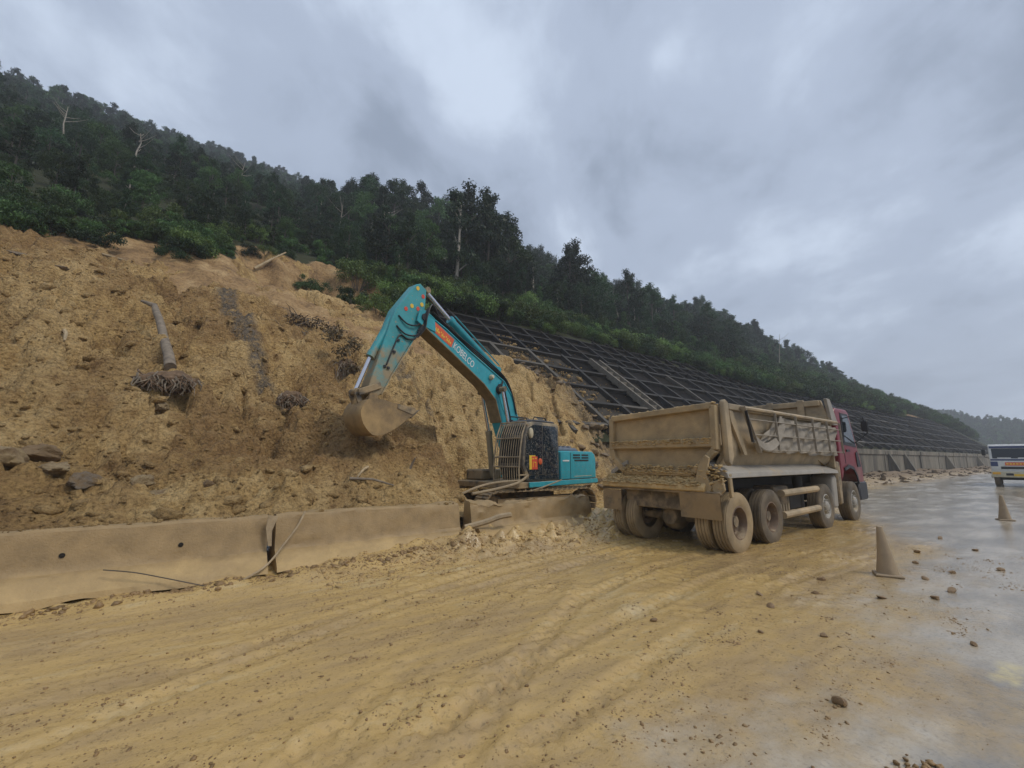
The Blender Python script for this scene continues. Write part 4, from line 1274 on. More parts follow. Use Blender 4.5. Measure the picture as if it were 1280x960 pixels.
# stones on the mud and on the road
for i, (px_u, px_v, s, lb) in enumerate((
        (3.83, 1.37, 0.055, "lone brown stone on the wet mud near the yellow paint"),
        (6.05, 1.02, 0.038, None), (7.6, 1.55, 0.06, None), (8.2, 1.5, 0.075, None), (7.1, 1.95, 0.065, None), (8.7, 1.85, 0.05, None),
        (9.5, 1.7, 0.06, None), (9.9, 2.2, 0.05, None), (6.9, 0.75, 0.03, None), (10.4, 1.3, 0.06, None), (5.1, 1.9, 0.04, None), (4.7, 2.3, 0.035, None),
        (5.6, 2.6, 0.06, None), (6.0, 2.9, 0.05, None), (6.6, 2.5, 0.05, None), (7.4, 2.7, 0.06, None), (4.1, 3.1, 0.04, None), (11.0, 2.4, 0.06, None), (12.2, 1.8, 0.06, None), (13.4, 2.5, 0.07, None))):
    stone("loose_stone", i, px_u, px_v, gz(px_u, px_v), s, ST_WET, lb or "small wet brown stone lying on the silted road beside the traffic cones", "stone", None if lb else "loose stones on the road", (1.1, .9, .7), 0.1)
# clotted heap of dark mud on the road film near the camera
n = 90
U = 3.35 + rng.normal(0, 0.09, n); V = 0.80 + rng.normal(0, 0.07, n)
tag(scatter("mud_clot", U, V, ground_z(U, V) + 0.012, rng.uniform(0.008, 0.03, n), WETCLOD, seed=12), "dark clot of crumbly mud dropped on the grey silt film", "mud clot", kind="stuff")
del_keys = None

# ------------------------------------------------------------------ uprooted trees, roots and branches on the heap
LOG = surf("stripped_log", (0.20, 0.16, 0.115), 0.85, mud=0.3, mudcol=(0.34, 0.25, 0.14), scale=2.5, var=0.4, bumpy=0.7)
ROOTS = surf("root_fibre", (0.15, 0.095, 0.055), 0.9, mud=0.25, mudcol=(0.33, 0.24, 0.13), scale=4, var=0.5, bumpy=0.6)
PALEWOOD = surf("pale_broken_wood", (0.38, 0.29, 0.17), 0.85, var=0.35, bumpy=0.6)
def root_ball(parent, c, w, h, seed, n=46):
    rr = random.Random(seed)
    c = Vector(c)
    mb = MB()
    bm = bmesh.new(); bmesh.ops.create_icosphere(bm, subdivisions=4, radius=1.0)
    for v in bm.verts:
        p = v.co.copy()
        k = 1 + 0.32 * mnoise.noise(p * 1.6 + Vector((seed, 0, 0))) + 0.22 * mnoise.noise(p * 4 + Vector((0, seed, 0))) + 0.12 * mnoise.noise(p * 9)
        v.co = (p.x * w * k, p.y * w * 0.55 * k, p.z * h * k * (0.8 if p.z > 0 else 1.0))
    me = bpy.data.meshes.new("root_plate"); bm.to_mesh(me); bm.free()
    me.polygons.foreach_set("use_smooth", np.ones(len(me.polygons), dtype=bool))
    o = mesh_obj("root_plate", me, ROOTS, parent); o.location = c
    for i in range(n):
        a = rr.uniform(math.pi * 0.95, math.pi * 2.05)
        p0 = c + Vector((math.cos(a) * w * rr.uniform(0.2, 1.05), -w * rr.uniform(0.2, 0.65), math.sin(a) * h * 0.35 + h * rr.uniform(-.1, .6)))
        L = rr.uniform(0.25, 0.75) * h * 1.6
        p1 = p0 + Vector((rr.uniform(-.15, .15), -rr.uniform(0.05, .22), -L * 0.5)); p2 = p1 + Vector((rr.uniform(-.15, .15), -rr.uniform(-.05, .12), -L * 0.5))
        r_ = rr.uniform(0.008, 0.026)
        MB().tube([p0, p1, p2], [r_, r_ * .8, r_ * .35], 5).build("root", ROOTS if rr.random() < .6 else LOG, parent)
# the fallen trunk with its roots towards the road
base = Vector((-0.70, 13.3, hpz(-0.70, 13.3)))
ft = empty("uprooted_tree", base, 0, "uprooted grey trunk lying up the heap with its root plate downhill", "fallen tree")
_za, _zb = hpz(-0.70, 13.55) + 0.14, max(hpz(-1.5, 17.3), hpz(-1.2, 16.2) + 0.35) + 0.12
_zb = max(_za + (hpz(-0.70 - 0.80 * (k / 7) ** 1.1, 13.55 + 3.75 * k / 7) + 0.05 - _za) * 7 / k for k in range(1, 8))
path = []
for k in range(8):
    u = -0.70 - 0.80 * (k / 7) ** 1.1; v = 13.55 + 3.75 * k / 7
    path.append(Vector((u, v, _za + (_zb - _za) * k / 7 + 0.03 * math.sin(k * 1.7))) - base)
path.append(path[-1] + Vector((-0.35, 0.25, 0.16)))
MB().tube(path, [0.13, 0.12, 0.115, 0.11, 0.105, 0.10, 0.10, 0.085, 0.04], 12).build("trunk", LOG, ft)
root_ball(ft, (0.02, -0.05, 0.12), 0.58, 0.30, 11, 150)
# a second root plate further right
b2 = Vector((2.05, 13.3, hpz(2.05, 13.3) + 0.22))
f2_ = empty("root_stump", b2, 0, "torn root stump hanging on the heap below the grey gravel streak", "stump")
root_ball(f2_, (0, 0, 0.1), 0.36, 0.26, 12, 80)
# withered bush with dark tangle at the lip of the dug face
b3 = Vector((4.5, 17.3, hpz(4.5, 17.3)))
f3_ = empty("withered_bush", b3, 0, "dark withered bush and roots hanging at the lip of the heap beside the excavator arm", "bush")
root_ball(f3_, (0, 0, 0.15), 0.45, 0.6, 13, 90)
v_, f_ = leaves(np.array([(-.2, -.2, .9), (.2, 0, 1.3), (-.5, .4, 1.7), (0.1, -.35, .3)]), np.array([.4, .45, .5, .4]), 170, 0.14, 77)
mesh_obj("foliage", np_mesh("foliage", v_, f_, False), LEAF_DEAD, f3_)
b4 = Vector((3.4, 20.2, hpz(3.4, 20.2)))
f4_ = empty("withered_bush", b4, 0, "tangle of dry brown branches along the crest of the heap", "bush")
rr = random.Random(5)
for i in range(40):
    p = Vector((rr.uniform(-1.0, 1.6), rr.uniform(-.7, .7), 0)); p.z = hpz(b4.x + p.x, b4.y + p.y) - b4.z
    a = rr.uniform(0, 6.28); L = rr.uniform(.4, 1.2)
    MB().tube([p, p + Vector((math.cos(a) * L * .5, math.sin(a) * L * .3, L * .3)), p + Vector((math.cos(a) * L, math.sin(a) * L * .6, L * .35))], [0.022, 0.014, 0.005], 5).build("branch", LOG, f4_)
v_, f_ = leaves(np.array([(-.4, 0, .4), (.5, 0, .5), (1.2, -.2, .3), (0, .4, .6)]), np.array([.5, .5, .4, .5]), 130, 0.13, 78)
mesh_obj("foliage", np_mesh("foliage", v_, f_, False), LEAF_DEAD, f4_)
# loose sticks
def stick(u0, v0, u1, v1, r_, mat, label, lift=0.05, top=None, name="broken_branch", zf=hpz):
    p0 = Vector((u0, v0, zf(u0, v0) + lift)); p1 = Vector((u1, v1, (zf(u1, v1) + lift) if top is None else top))
    m_ = p0.lerp(p1, 0.5) + Vector((0.02, 0.02, 0.05))
    return tag(MB().tube([p0, p0.lerp(m_, .5), m_, m_.lerp(p1, .5), p1], [r_, r_ * .95, r_ * .9, r_ * .75, r_ * .5], 7).build(name, mat), label, "branch")
stick(-3.0, 15.3, -2.75, 14.2, 0.045, PALEWOOD, "pale broken branch lying on the left shoulder of the heap")
stick(-3.9, 16.9, -3.5, 15.8, 0.045, LOG, "brown branch lying above the pale one on the heap")
stick(-4.0, 24.0, -2.6, 23.4, 0.05, PALEWOOD, "bleached branch on the crest of the heap")
stick(1.9, 30.5, 3.7, 31.6, 0.09, PALEWOOD, "fallen pale trunk lying across the bare scar", lift=0.5, zf=lambda u, v: float(hill_z(np.array(u), np.array(v))))
stick(4.0, 9.5, 4.1, 9.4, 0.03, LOG, "short dark stake standing in the soil behind the short barrier", top=1.75, lift=-0.1)
stick(2.55, 9.0, 3.35, 8.7, 0.028, LOG, "thin muddy branch lying behind the short barrier")
stick(3.0, 9.3, 2.7, 9.0, 0.03, PALEWOOD, "stubby pale branch behind the short barrier")
# branches thrown over the excavator's track
BR = surf("muddy_branch", (0.32, 0.245, 0.15), 0.8, var=0.3, bumpy=0.6)
cable("long_branch", [(5.35, 8.95, 0.92), (6.0, 8.95, 1.0), (6.7, 9.0, 1.12), (7.1, 9.05, 1.3)], 0.035, BR, "long muddy branch leaning over the left end of the excavator track", "branch")
cable("long_branch", [(5.0, 9.1, 0.86), (5.6, 9.15, 1.05), (6.3, 9.3, 1.14), (7.2, 9.4, 1.16)], 0.03, BR, "second muddy branch arching beside the long one by the track", "branch")
cable("thin_branch", [(7.0, 8.85, 0.92), (7.6, 8.95, 1.02), (8.3, 9.1, 1.16)], 0.018, BR, "thin straight twig leaning on the excavator track", "branch")
cable("driftwood", [(4.36, 7.55, 0.42), (4.75, 7.45, 0.50), (5.05, 7.40, 0.58), (5.35, 7.42, 0.60)], 0.055, BR, "short muddy log jammed between the last two barriers", "log")
# clotted mud crumbling along the barrier's toe
n = 2200
U = rng.uniform(-6, 4.4, n); V = 7.28 - np.abs(rng.normal(0, 0.16, n)); S = np.clip(0.012 * rng.pareto(2.2, n) + 0.009, 0, 0.07)
tag(scatter("toe_crumbs", U, V, ground_z(U, V), S, WETCLOD, seed=14), "crumbled mud along the toe of the concrete barriers", "mud crumbs")
n = 700
U = rng.uniform(-8, 4.3, n); V = rng.uniform(7.80, 8.06, n); S = np.clip(0.012 * rng.pareto(2.0, n) + 0.009, 0, 0.06)
Z = np.maximum(0.862, heap_z(U, V) * (V > 8.02))
tag(scatter("spilled_soil", U, V, Z, S, CLOD, seed=15), "soil spilled along the top of the concrete barriers", "soil clods")

# ================================================================== EXCAVATOR
TEAL = surf("teal_paint", (0.03, 0.33, 0.40), 0.42, mud=0.06, mudcol=(0.33, 0.255, 0.15), scale=1.8, var=0.16, bumpy=0.12, speck=0.28)
TEAL_ARM = surf("teal_paint_muddy", (0.045, 0.29, 0.32), 0.5, mud=0.20, mudcol=(0.32, 0.255, 0.155), scale=1.3, zmud=(2.9, 5.4, 0.62), var=0.2, bumpy=0.2, speck=0.3)
TEAL_CLEAN = surf("teal_paint_clean", (0.03, 0.32, 0.385), 0.4, mud=0.04, mudcol=(0.33, 0.255, 0.15), scale=1.6, soft=0.04, var=0.2, bumpy=0.1, speck=0.2)
BOOM_UNDER = surf("boom_underside_mud", (0.20, 0.15, 0.075), 0.75, var=0.3)
STEELMUD = surf("muddy_steel", (0.10, 0.085, 0.065), 0.6, mud=0.55, mudcol=(0.34, 0.25, 0.14), scale=2.5, var=0.3, bumpy=0.35)
BUCKET = surf("bucket_mud", (0.12, 0.085, 0.05), 0.6, mud=0.53, mudcol=(0.40, 0.27, 0.12), scale=1.7, soft=0.1, var=0.3, bumpy=0.4)
CHROME = surf("chrome_rod", (0.62, 0.62, 0.66), 0.22, metal=0.9, var=0.05, bumpy=0.02)
BLACKM = surf("black_rubber_metal", (0.016, 0.016, 0.018), 0.5, mud=0.05, speck=0.1, bumpy=0.1)
DARKGREY = surf("dark_grey_metal", (0.07, 0.075, 0.085), 0.5, mud=0.1, speck=0.2)
GREYBLUE = surf("grey_blue_hood", (0.17, 0.19, 0.23), 0.5, mud=0.15, speck=0.2)
CABFRAME = surf("cab_frame_muddy", (0.10, 0.09, 0.075), 0.5, mud=0.45, mudcol=(0.37, 0.29, 0.18), scale=3, speck=0.3)
GUARD = surf("guard_bar_muddy", (0.25, 0.2, 0.13), 0.6, mud=0.5, mudcol=(0.40, 0.31, 0.19), scale=4)
t = NT("splattered_glass")
sp1 = t.ramp(t.noise(30, 4, 0.75), [(0.60, 0.0), (0.645, 1.0)]); sp2 = t.ramp(t.noise(9, 6, 0.7), [(0.52, 0.0), (0.66, 1.0)])
GLASSM = t.done(t.mix(t.math("MAXIMUM", t.math("MULTIPLY", sp1, 0.8), t.math("MULTIPLY", sp2, 0.35)), (0.014, 0.024, 0.034), (0.36, 0.31, 0.23)), t.mix(sp1, (0.05,) * 3, (0.7,) * 3), t.bump(sp1, 0.2, 0.005), spec=0.6)
RED = surf("red_sticker", (0.62, 0.07, 0.035), 0.5, var=0.1); YEL = surf("yellow_sticker", (0.75, 0.50, 0.05), 0.5, var=0.1)
ORANGE = surf("orange_banner", (0.66, 0.11, 0.035), 0.5, mud=0.1, speck=0.1, var=0.15); WHITE = surf("white_paint", (0.72, 0.72, 0.70), 0.5, speck=0.15, var=0.08)
CREAM = surf("cream_lamp", (0.55, 0.48, 0.33), 0.5)
MIRR = surf("dark_glass", (0.02, 0.025, 0.03), 0.06, var=0.05, bumpy=0.0)

EX_H = R(-166)
ex = empty("excavator", (8.15, 11.05, 0.0), EX_H, "teal tracked excavator with raised boom digging at the slide heap", "excavator")
XY = lambda a, b, t_: (a, t_, b)                      # polygon in the machine's side plane, swept sideways
# --- undercarriage, standing along the road
rt = Matrix.Rotation(-EX_H + math.pi, 4, "Z")
def track_loop(n):
    """centres and angles round the track oval"""
    a, r_ = 1.62, 0.40
    P = 2 * math.pi * r_ + 4 * a
    out = []
    for i in range(n):
        s = P * i / n
        if s < 2 * a: out.append((-a + s, 0.86, 0.0))
        elif s < 2 * a + math.pi * r_:
            q = (s - 2 * a) / r_; out.append((a + r_ * math.sin(q), 0.46 + r_ * math.cos(q), -q))
        elif s < 4 * a + math.pi * r_: out.append((a - (s - 2 * a - math.pi * r_), 0.06, math.pi))
        else:
            q = (s - 4 * a - math.pi * r_) / r_; out.append((-a - r_ * math.sin(q), 0.46 - r_ * math.cos(q), math.pi - q))
    return out
shoe = MB().box(-0.09, 0.09, -0.30, 0.30, -0.015, 0.02).box(-0.02, 0.01, -0.30, 0.30, 0.02, 0.055).mesh("track_shoe", smooth=0)
shoe.materials.append(STEELMUD)
for side in (-1, 1):
    fr = MB()
    fr.box(-1.55, 1.55, side * 1.16 - 0.17, side * 1.16 + 0.17, 0.22, 0.68, rt)
    for x in (-1.62, 1.62):
        fr.lathe([(0.001, -0.12), (0.30, -0.12), (0.34, -0.06), (0.34, 0.06), (0.30, 0.12), (0.001, 0.12)], rt @ Vector((x, side * 1.16, 0.46)), rt.to_3x3() @ Vector((0, 1, 0)), 20)
    for k in range(7):
        fr.lathe([(0.001, -0.14), (0.10, -0.14), (0.10, 0.14), (0.001, 0.14)], rt @ Vector((-1.2 + 0.4 * k, side * 1.16, 0.20)), rt.to_3x3() @ Vector((0, 1, 0)), 14)
    tf = fr.build("track_frame", STEELMUD, ex)
    for x, z, q in track_loop(46):
        o = bpy.data.objects.new("track_shoe", shoe)
        o.matrix_local = rt @ Matrix.Translation((x, side * 1.16, z)) @ Matrix.Rotation(-q, 4, "Y")
        link(o, tf)
mb = MB().box(-0.7, 0.7, -1.0, 1.0, 0.42, 0.78, rt)
mb.lathe([(0.001, 0.78), (0.60, 0.78), (0.60, 0.95), (0.001, 0.95)], (0, 0, 0), (0, 0, 1), 28)
mb.build("turntable", STEELMUD, ex)
# --- upper structure
MB().prism([(1.40, 0.93), (1.40, 1.10), (-2.50, 1.10), (-2.79, 1.02), (-2.79, 0.93)], XY, -1.25, 1.26).build("deck", STEELMUD, ex, bevel=0.02)
MB().prism([(0.95, 0.95), (0.95, 1.09), (-2.80, 1.09), (-2.86, 1.02), (-2.80, 0.95)], XY, 1.262, 1.31).build("deck_skirt", TEAL, ex, bevel=0.012)
def house(y0, y1, name, x0=-2.80, x1=-0.66, top=1.98):
    mb = MB()
    mb.prism([(x1, 1.105), (x1, top - 0.02), (x1 - 0.08, top), (x0 + 0.22, top), (x0 + 0.06, top - 0.08), (x0, top - 0.24), (x0, 1.105)], XY, y0, y1)
    return mb.build(name, TEAL, ex, bevel=0.05, seg=3)
eng = house(0.45, 1.27, "engine_cover")
house(-1.27, -0.45, "pump_cover")
MB().prism([(-0.62, 1.105), (-0.62, 1.86), (-2.5, 1.86), (-2.5, 1.105)], XY, -0.449, 0.449).build("centre_cover", TEAL, ex, bevel=0.03)
# counterweight wraps the tail in plan
cwp = []
for k in range(13):
    a = math.pi / 2 + math.pi * k / 12
    cwp.append((-2.44 + 0.60 * math.cos(a), 1.24 * math.sin(a)))
cwp = [(-2.38, 1.24)] + cwp + [(-2.38, -1.24)]
MB().prism(cwp, lambda a, b, t_: (a, b, t_), 1.0, 1.90).build("counterweight", TEAL, ex, bevel=0.06, seg=2)
MB().prism([(-0.78, 1.985), (-0.86, 2.10), (-1.80, 2.09), (-2.0, 1.985)], XY, 0.30, 1.10).build("engine_hood", GREYBLUE, ex, bevel=0.04, seg=2)
for k in range(3):
    MB().beam((-1.02 - 0.27 * k, 0.36, 2.12), (-1.02 - 0.27 * k, 1.04, 2.12), 0.10, 0.05).build("hood_rib", GREYBLUE, ex, bevel=0.01)
# side doors: seams, vents, stripe
MB().box(-1.205, -1.19, 1.268, 1.276, 1.13, 1.93).build("door_seam", BLACKM, eng)
for k, (xa, xb) in enumerate(((-2.30, -1.88), (-1.78, -1.36))):
    for j in range(3):
        z = 1.86 - 0.085 * j
        if j == 2 and k == 0: xa, xb = -2.30, -1.44
        if j == 2 and k == 1: continue
        MB().box(xa, xb, 1.266, 1.279, z - 0.026, z + 0.022).build("vent_slot", BLACKM, eng)
MB().box(-1.12, -0.76, 1.268, 1.277, 1.66, 1.70).build("stripe", WHITE, eng)
MB().box(-2.5, -1.40, 1.268, 1.277, 1.185, 1.20).build("stripe", CREAM, eng)
# --- cab
cab = MB()
CABP = [(0.95, 1.11), (1.18, 1.55), (1.10, 2.38), (0.92, 2.72), (0.70, 2.80), (-0.46, 2.80), (-0.60, 2.72), (-0.60, 1.11)]
cabo = MB().prism(CABP, XY, 0.34, 1.24).build("cab", CABFRAME, ex, bevel=0.05, seg=2)
MB().prism([(0.72, 2.805), (0.66, 2.86), (-0.42, 2.86), (-0.52, 2.805)], XY, 0.40, 1.18).build("cab_roof", DARKGREY, cabo, bevel=0.02)
def pane(poly, y, name="window"):
    return MB().prism(poly, XY, y, y + 0.012).build(name, GLASSM, cabo)
pane([(0.90, 1.30), (1.08, 1.58), (1.01, 2.34), (0.86, 2.62), (0.68, 2.70), (0.28, 2.70), (0.28, 1.30)], 1.242, "door_window")
pane([(0.22, 1.30), (0.22, 2.70), (-0.40, 2.70), (-0.52, 2.62), (-0.52, 1.30)], 1.242, "rear_side_window")
MB().prism([(0.92, 1.16), (0.90, 1.28), (-0.54, 1.28), (-0.54, 1.16)], XY, 1.242, 1.250).build("door_sill", GLASSM, cabo)
# windscreen panes sit on the sloping front
def front_pane(z0, x0, z1, x1):
    MB().add([(x0 + .012, 0.42, z0), (x0 + .012, 1.16, z0), (x1 + .012, 1.16, z1), (x1 + .012, 0.42, z1),
              (x0 - .01, 0.42, z0), (x0 - .01, 1.16, z0), (x1 - .01, 1.16, z1), (x1 - .01, 0.42, z1)],
             [(0, 1, 2, 3), (7, 6, 5, 4), (0, 4, 5, 1), (1, 5, 6, 2), (2, 6, 7, 3), (3, 7, 4, 0)]).build("windscreen", MIRR, cabo, smooth=0)
front_pane(1.62, 1.173, 2.34, 1.104); front_pane(2.40, 1.09, 2.66, 0.955); front_pane(1.2, 0.997, 1.5, 1.154)
# sticker and lamp on the door
stk = MB().box(0.62, 0.90, 1.2545, 1.262, 1.44, 1.83).build("sticker", YEL, cabo)
MB().box(0.53, 0.79, 1.262, 1.268, 1.44, 1.80).build("sticker_print", RED, stk)
for (xa, xb, za, zb) in ((0.73, 0.75, 1.5, 1.66), (0.60, 0.68, 1.62, 1.65), (0.60, 0.62, 1.5, 1.65), (0.70, 0.78, 1.72, 1.75), (0.57, 0.66, 1.73, 1.76)):
    MB().box(xa, xb, 1.268, 1.272, za, zb).build("sticker_mark", YEL, stk)
MB().lathe([(0.001, 0), (0.075, 0), (0.09, 0.01), (0.09, 0.02), (0.07, 0.03), (0.001, 0.03)], (0.40, 1.2545, 1.66), (0, 1, 0), 18).build("round_sticker", ORANGE, cabo)
mb = MB().lathe([(0.001, 0), (0.10, 0.0), (0.115, 0.03), (0.10, 0.07), (0.05, 0.09), (0.001, 0.095)], (0, 0, 0), (0, 1, 0), 18)
mb.V = [(x * 0.72 + 0.86, y + 1.2545, z * 1.35 + 2.45) for x, y, z in mb.V]
mb.build("mirror", CREAM, cabo)
MB().box(0.25, 0.262, 1.2545, 1.262, 1.32, 2.68).build("door_post", DARKGREY, cabo)
# front guard of steel bars
gd = empty("front_guard"); gd.parent = cabo
def gx(z):   # the guard stands a hand's breadth off the glass
    return float(np.interp(z, [1.1, 1.45, 2.0, 2.42, 2.78], [1.34, 1.36, 1.30, 1.20, 1.02]))
gz_ = [1.14, 1.52, 1.78, 2.30, 2.76]
bpy.data.objects.remove(gd)
for k in range(12):
    y = 0.33 + 0.92 * k / 11
    pts = [(gx(z), y, z) for z in (1.14, 1.45, 1.78, 2.1, 2.42, 2.76)]
    MB().tube(pts, 0.012 if 0 < k < 11 else 0.026, 6).build("guard_bar", GUARD, cabo)
for z in gz_:
    MB().tube([(gx(z) + .01, 0.32, z), (gx(z) + .01, 1.26, z)], 0.022, 6).build("guard_rail", GUARD, cabo)
for z in (1.3, 2.7):
    for y in (0.36, 1.22):
        MB().beam((gx(z), y, z), (1.0 if z < 2 else 0.85, y, z), 0.035, 0.035).build("guard_bracket", GUARD, cabo)
# rail and lights on the roof
MB().tube([(0.75, 0.42, 2.9), (0.7, 0.42, 2.98), (-0.05, 0.42, 2.99), (-0.1, 0.42, 2.88)], 0.02, 6).build("roof_rail", BLACKM, cabo)
MB().tube([(0.55, 1.14, 2.86), (0.5, 1.14, 2.94), (0.0, 1.14, 2.94), (-0.1, 1.14, 2.86)], 0.018, 6).build("roof_rail", BLACKM, cabo)
MB().box(0.5, 0.72, 0.2, 0.36, 2.72, 2.9).build("work_lamp", BLACKM, cabo, bevel=0.02)
MB().box(0.1, 0.95, -1.22, -0.5, 1.105, 1.42).build("tool_box", STEELMUD, ex, bevel=0.04)
MB().lathe([(0.06, 0), (0.065, 0.05), (0.065, 0.35), (0.055, 0.36), (0.05, 0.02)], (-1.25, -0.6, 1.98), (0, 0, 1), 14).build("exhaust", DARKGREY, ex)
_before_boom = set(bpy.data.objects)
# --- boom
BT = [(4.37, 5.13), (4.22, 5.27), (3.45, 5.01), (2.55, 4.62), (1.66, 4.27), (0.95, 3.99), (0.55, 3.60), (0.24, 2.94), (0.02, 2.2), (-0.12, 1.60)]
BB = [(4.32, 4.95), (3.15, 4.41), (1.88, 3.80), (1.36, 3.43), (1.08, 2.80), (0.72, 2.1), (0.36, 1.45)]
boom_poly = BT + [(0.05, 1.35)] + BB[::-1]
boom = MB().prism(boom_poly, XY, -0.13, 0.24).build("boom", TEAL_CLEAN, ex, bevel=0.012)
# flanges stand proud of the web
def strip(pts, y0, y1, th, name, mat, parent):
    mb = MB()
    for (a, b), (c, d) in zip(pts[:-1], pts[1:]):
        mb.beam((a, (y0 + y1) / 2, b), (c, (y0 + y1) / 2, d), y1 - y0, th, (-(d - b), 0, (c - a)))
    return mb.build(name, mat, parent, smooth=0)
strip([(x, z - 0.008) for x, z in BB[:5]], -0.16, 0.27, 0.03, "lower_flange", BOOM_UNDER, boom)
strip([(x, z + 0.006) for x, z in BT[1:8]], -0.15, 0.265, 0.028, "upper_flange", TEAL_CLEAN, boom)
# boom side plate around the hoist pin
MB().lathe([(0.001, -0.33), (0.10, -0.33), (0.12, -0.30), (0.12, 0.30), (0.10, 0.33), (0.001, 0.33)], (1.22, 0, 3.72), (0, 1, 0), 18).build("hoist_pin", BLACKM, boom)
MB().prism([(1.02, 3.2), (1.28, 3.75), (1.20, 3.95), (0.98, 3.75), (0.80, 2.95)], XY, 0.241, 0.256).build("wear_plate", TEAL, boom)
MB().lathe([(0.001, 0), (0.07, 0), (0.08, 0.05), (0.05, 0.12), (0.001, 0.13)], (1.60, 0.245, 4.02), (0, 1, 0.2), 14).build("boom_lamp", CREAM, boom)
# lettering and banner on the web
def text_mesh(body, size):
    cu = bpy.data.curves.new("lettering", "FONT"); cu.body = body; cu.size = size; cu.extrude = 0.003; cu.align_x = "LEFT"; cu.space_character = 1.0
    o = bpy.data.objects.new("lettering", cu); C.objects.link(o)
    bpy.context.view_layer.update()
    me = bpy.data.meshes.new_from_object(o.evaluated_get(bpy.context.evaluated_depsgraph_get()))
    bpy.data.objects.remove(o)
    return me
def along(me, p0, p1, y, width):
    """lay a text mesh along the side plane from p0 to p1 (x, z) seen from the machine's left"""
    n = len(me.vertices); v = np.empty(n * 3, np.float32); me.vertices.foreach_get("co", v); v = v.reshape(-1, 3)
    v = v - [v[:, 0].min(), 0, 0]
    d = np.array([p1[0] - p0[0], p1[1] - p0[1]]); L = np.hypot(*d); d = d / L
    s = L / v[:, 0].max(); up = np.array([d[1], -d[0]])
    if up[1] < 0: up = -up
    out = np.zeros_like(v)
    hgt = v[:, 1].max()
    out[:, 0] = p0[0] + d[0] * v[:, 0] * s + up[0] * v[:, 1] / hgt * width
    out[:, 2] = p0[1] + d[1] * v[:, 0] * s + up[1] * v[:, 1] / hgt * width
    out[:, 1] = y + v[:, 2]
    me.vertices.foreach_set("co", out.astype(np.float32).ravel()); me.update()
    return me
mesh_obj("lettering", along(text_mesh("KOBELCO", 1.0), (3.20, 4.58), (2.38, 4.17), 0.246, 0.19), WHITE, boom)
def quad_strip(p0, p1, w, y, name, mat, parent, th=0.006):
    d = Vector((p1[0] - p0[0], 0, p1[1] - p0[1])).normalized(); up = Vector((-d.z, 0, d.x))
    if up.z < 0: up = -up
    a, b = Vector((p0[0], y, p0[1])), Vector((p1[0], y, p1[1]))
    t_ = Vector((0, th, 0))
    return MB().add([a, b, b + up * w, a + up * w, a + t_, b + t_, b + up * w + t_, a + up * w + t_],
                    [(3, 2, 1, 0), (4, 5, 6, 7), (0, 1, 5, 4), (1, 2, 6, 5), (2, 3, 7, 6), (3, 0, 4, 7)]).build(name, mat, parent, smooth=0)
ban = quad_strip((3.97, 4.89), (3.25, 4.58), 0.25, 0.241, "banner", ORANGE, boom)
rr = random.Random(3)
for k in range(11):
    if k in (4, 7): continue
    t0 = 0.03 + k * 0.086; t1 = t0 + 0.062
    A_ = (3.97 - 0.72 * t0, 4.89 - 0.31 * t0 + 0.065); B_ = (3.97 - 0.72 * t1, 4.89 - 0.31 * t1 + 0.065)
    quad_strip(A_, B_, 0.05, 0.2475, "banner_mark", YEL, ban, 0.003)
    quad_strip((A_[0] + .03, A_[1] + 0.075), (B_[0] + .03 + 0.014 * rr.randrange(3), B_[1] + 0.075), 0.04, 0.2475, "banner_mark", YEL, ban, 0.003)
# --- cylinders: barrel and chrome rod
def cylinder(p0, pm, p1, y, rb, rrod, name, mat):
    a, m_, b = Vector((p0[0], y, p0[1])), Vector((pm[0], y, pm[1])), Vector((p1[0], y, p1[1]))
    d = (b - a).normalized()
    mb = MB().tube([a, m_], rb, 16)
    mb.tube([m_ - d * 0.10, m_ + d * 0.04], rb * 1.14, 16)
    mb.tube([a - Vector((0, rb * 1.2, 0)), a + Vector((0, rb * 1.2, 0))], rb * 0.85, 12)
    o = mb.build(name, mat, ex)
    MB().tube([m_, b], rrod, 12).build("rod", CHROME, o)
    MB().tube([b - Vector((0, rb * 1.25, 0)), b + Vector((0, rb * 1.25, 0))], rb * 0.8, 12).build("pin", STEELMUD, o)
    return o
cylinder((1.05, 4.36), (3.10, 5.40), (4.06, 5.95), 0.0, 0.105, 0.052, "arm_cylinder", TEAL_CLEAN)
cylinder((5.03, 5.08), (5.61, 3.96), (5.95, 3.10), 0.0, 0.095, 0.048, "bucket_cylinder", TEAL_ARM)
for y in (-0.44, 0.40):
    cylinder((0.62, 1.28), (0.85, 2.55), (1.22, 3.72), y, 0.095, 0.05, "hoist_cylinder", TEAL_ARM)
# --- arm
arm_poly = [(4.51, 5.96), (4.36, 6.01), (4.16, 5.90), (4.18, 5.42), (4.26, 4.86), (4.52, 4.55), (5.12, 3.57), (5.34, 3.12), (5.50, 3.02), (5.64, 3.08), (5.70, 3.26), (5.56, 3.70), (5.22, 4.84), (5.10, 5.16)]
arm = MB().prism(arm_poly, XY, -0.17, 0.17).build("arm", TEAL_ARM, ex, bevel=0.014)
strip([(4.26, 4.84), (4.52, 4.53), (5.12, 3.55), (5.36, 3.10)], -0.20, 0.20, 0.025, "arm_flange", TEAL_ARM, arm)
for (x, z, m_) in ((4.46, 5.86, YEL), (4.27, 5.70, RED), (4.30, 5.48, YEL), (4.42, 5.34, RED), (4.62, 5.36, YEL), (4.80, 5.24, RED)):
    MB().lathe([(0.001, 0), (0.055, 0), (0.055, 0.006), (0.001, 0.006)], (x, 0.172, z), (0, 1, 0), 18).build("round_decal", m_, arm)
MB().lathe([(0.001, -0.30), (0.09, -0.30), (0.09, 0.30), (0.001, 0.30)], (4.27, 0, 5.14), (0, 1, 0), 16).build("arm_pin", BLACKM, arm)
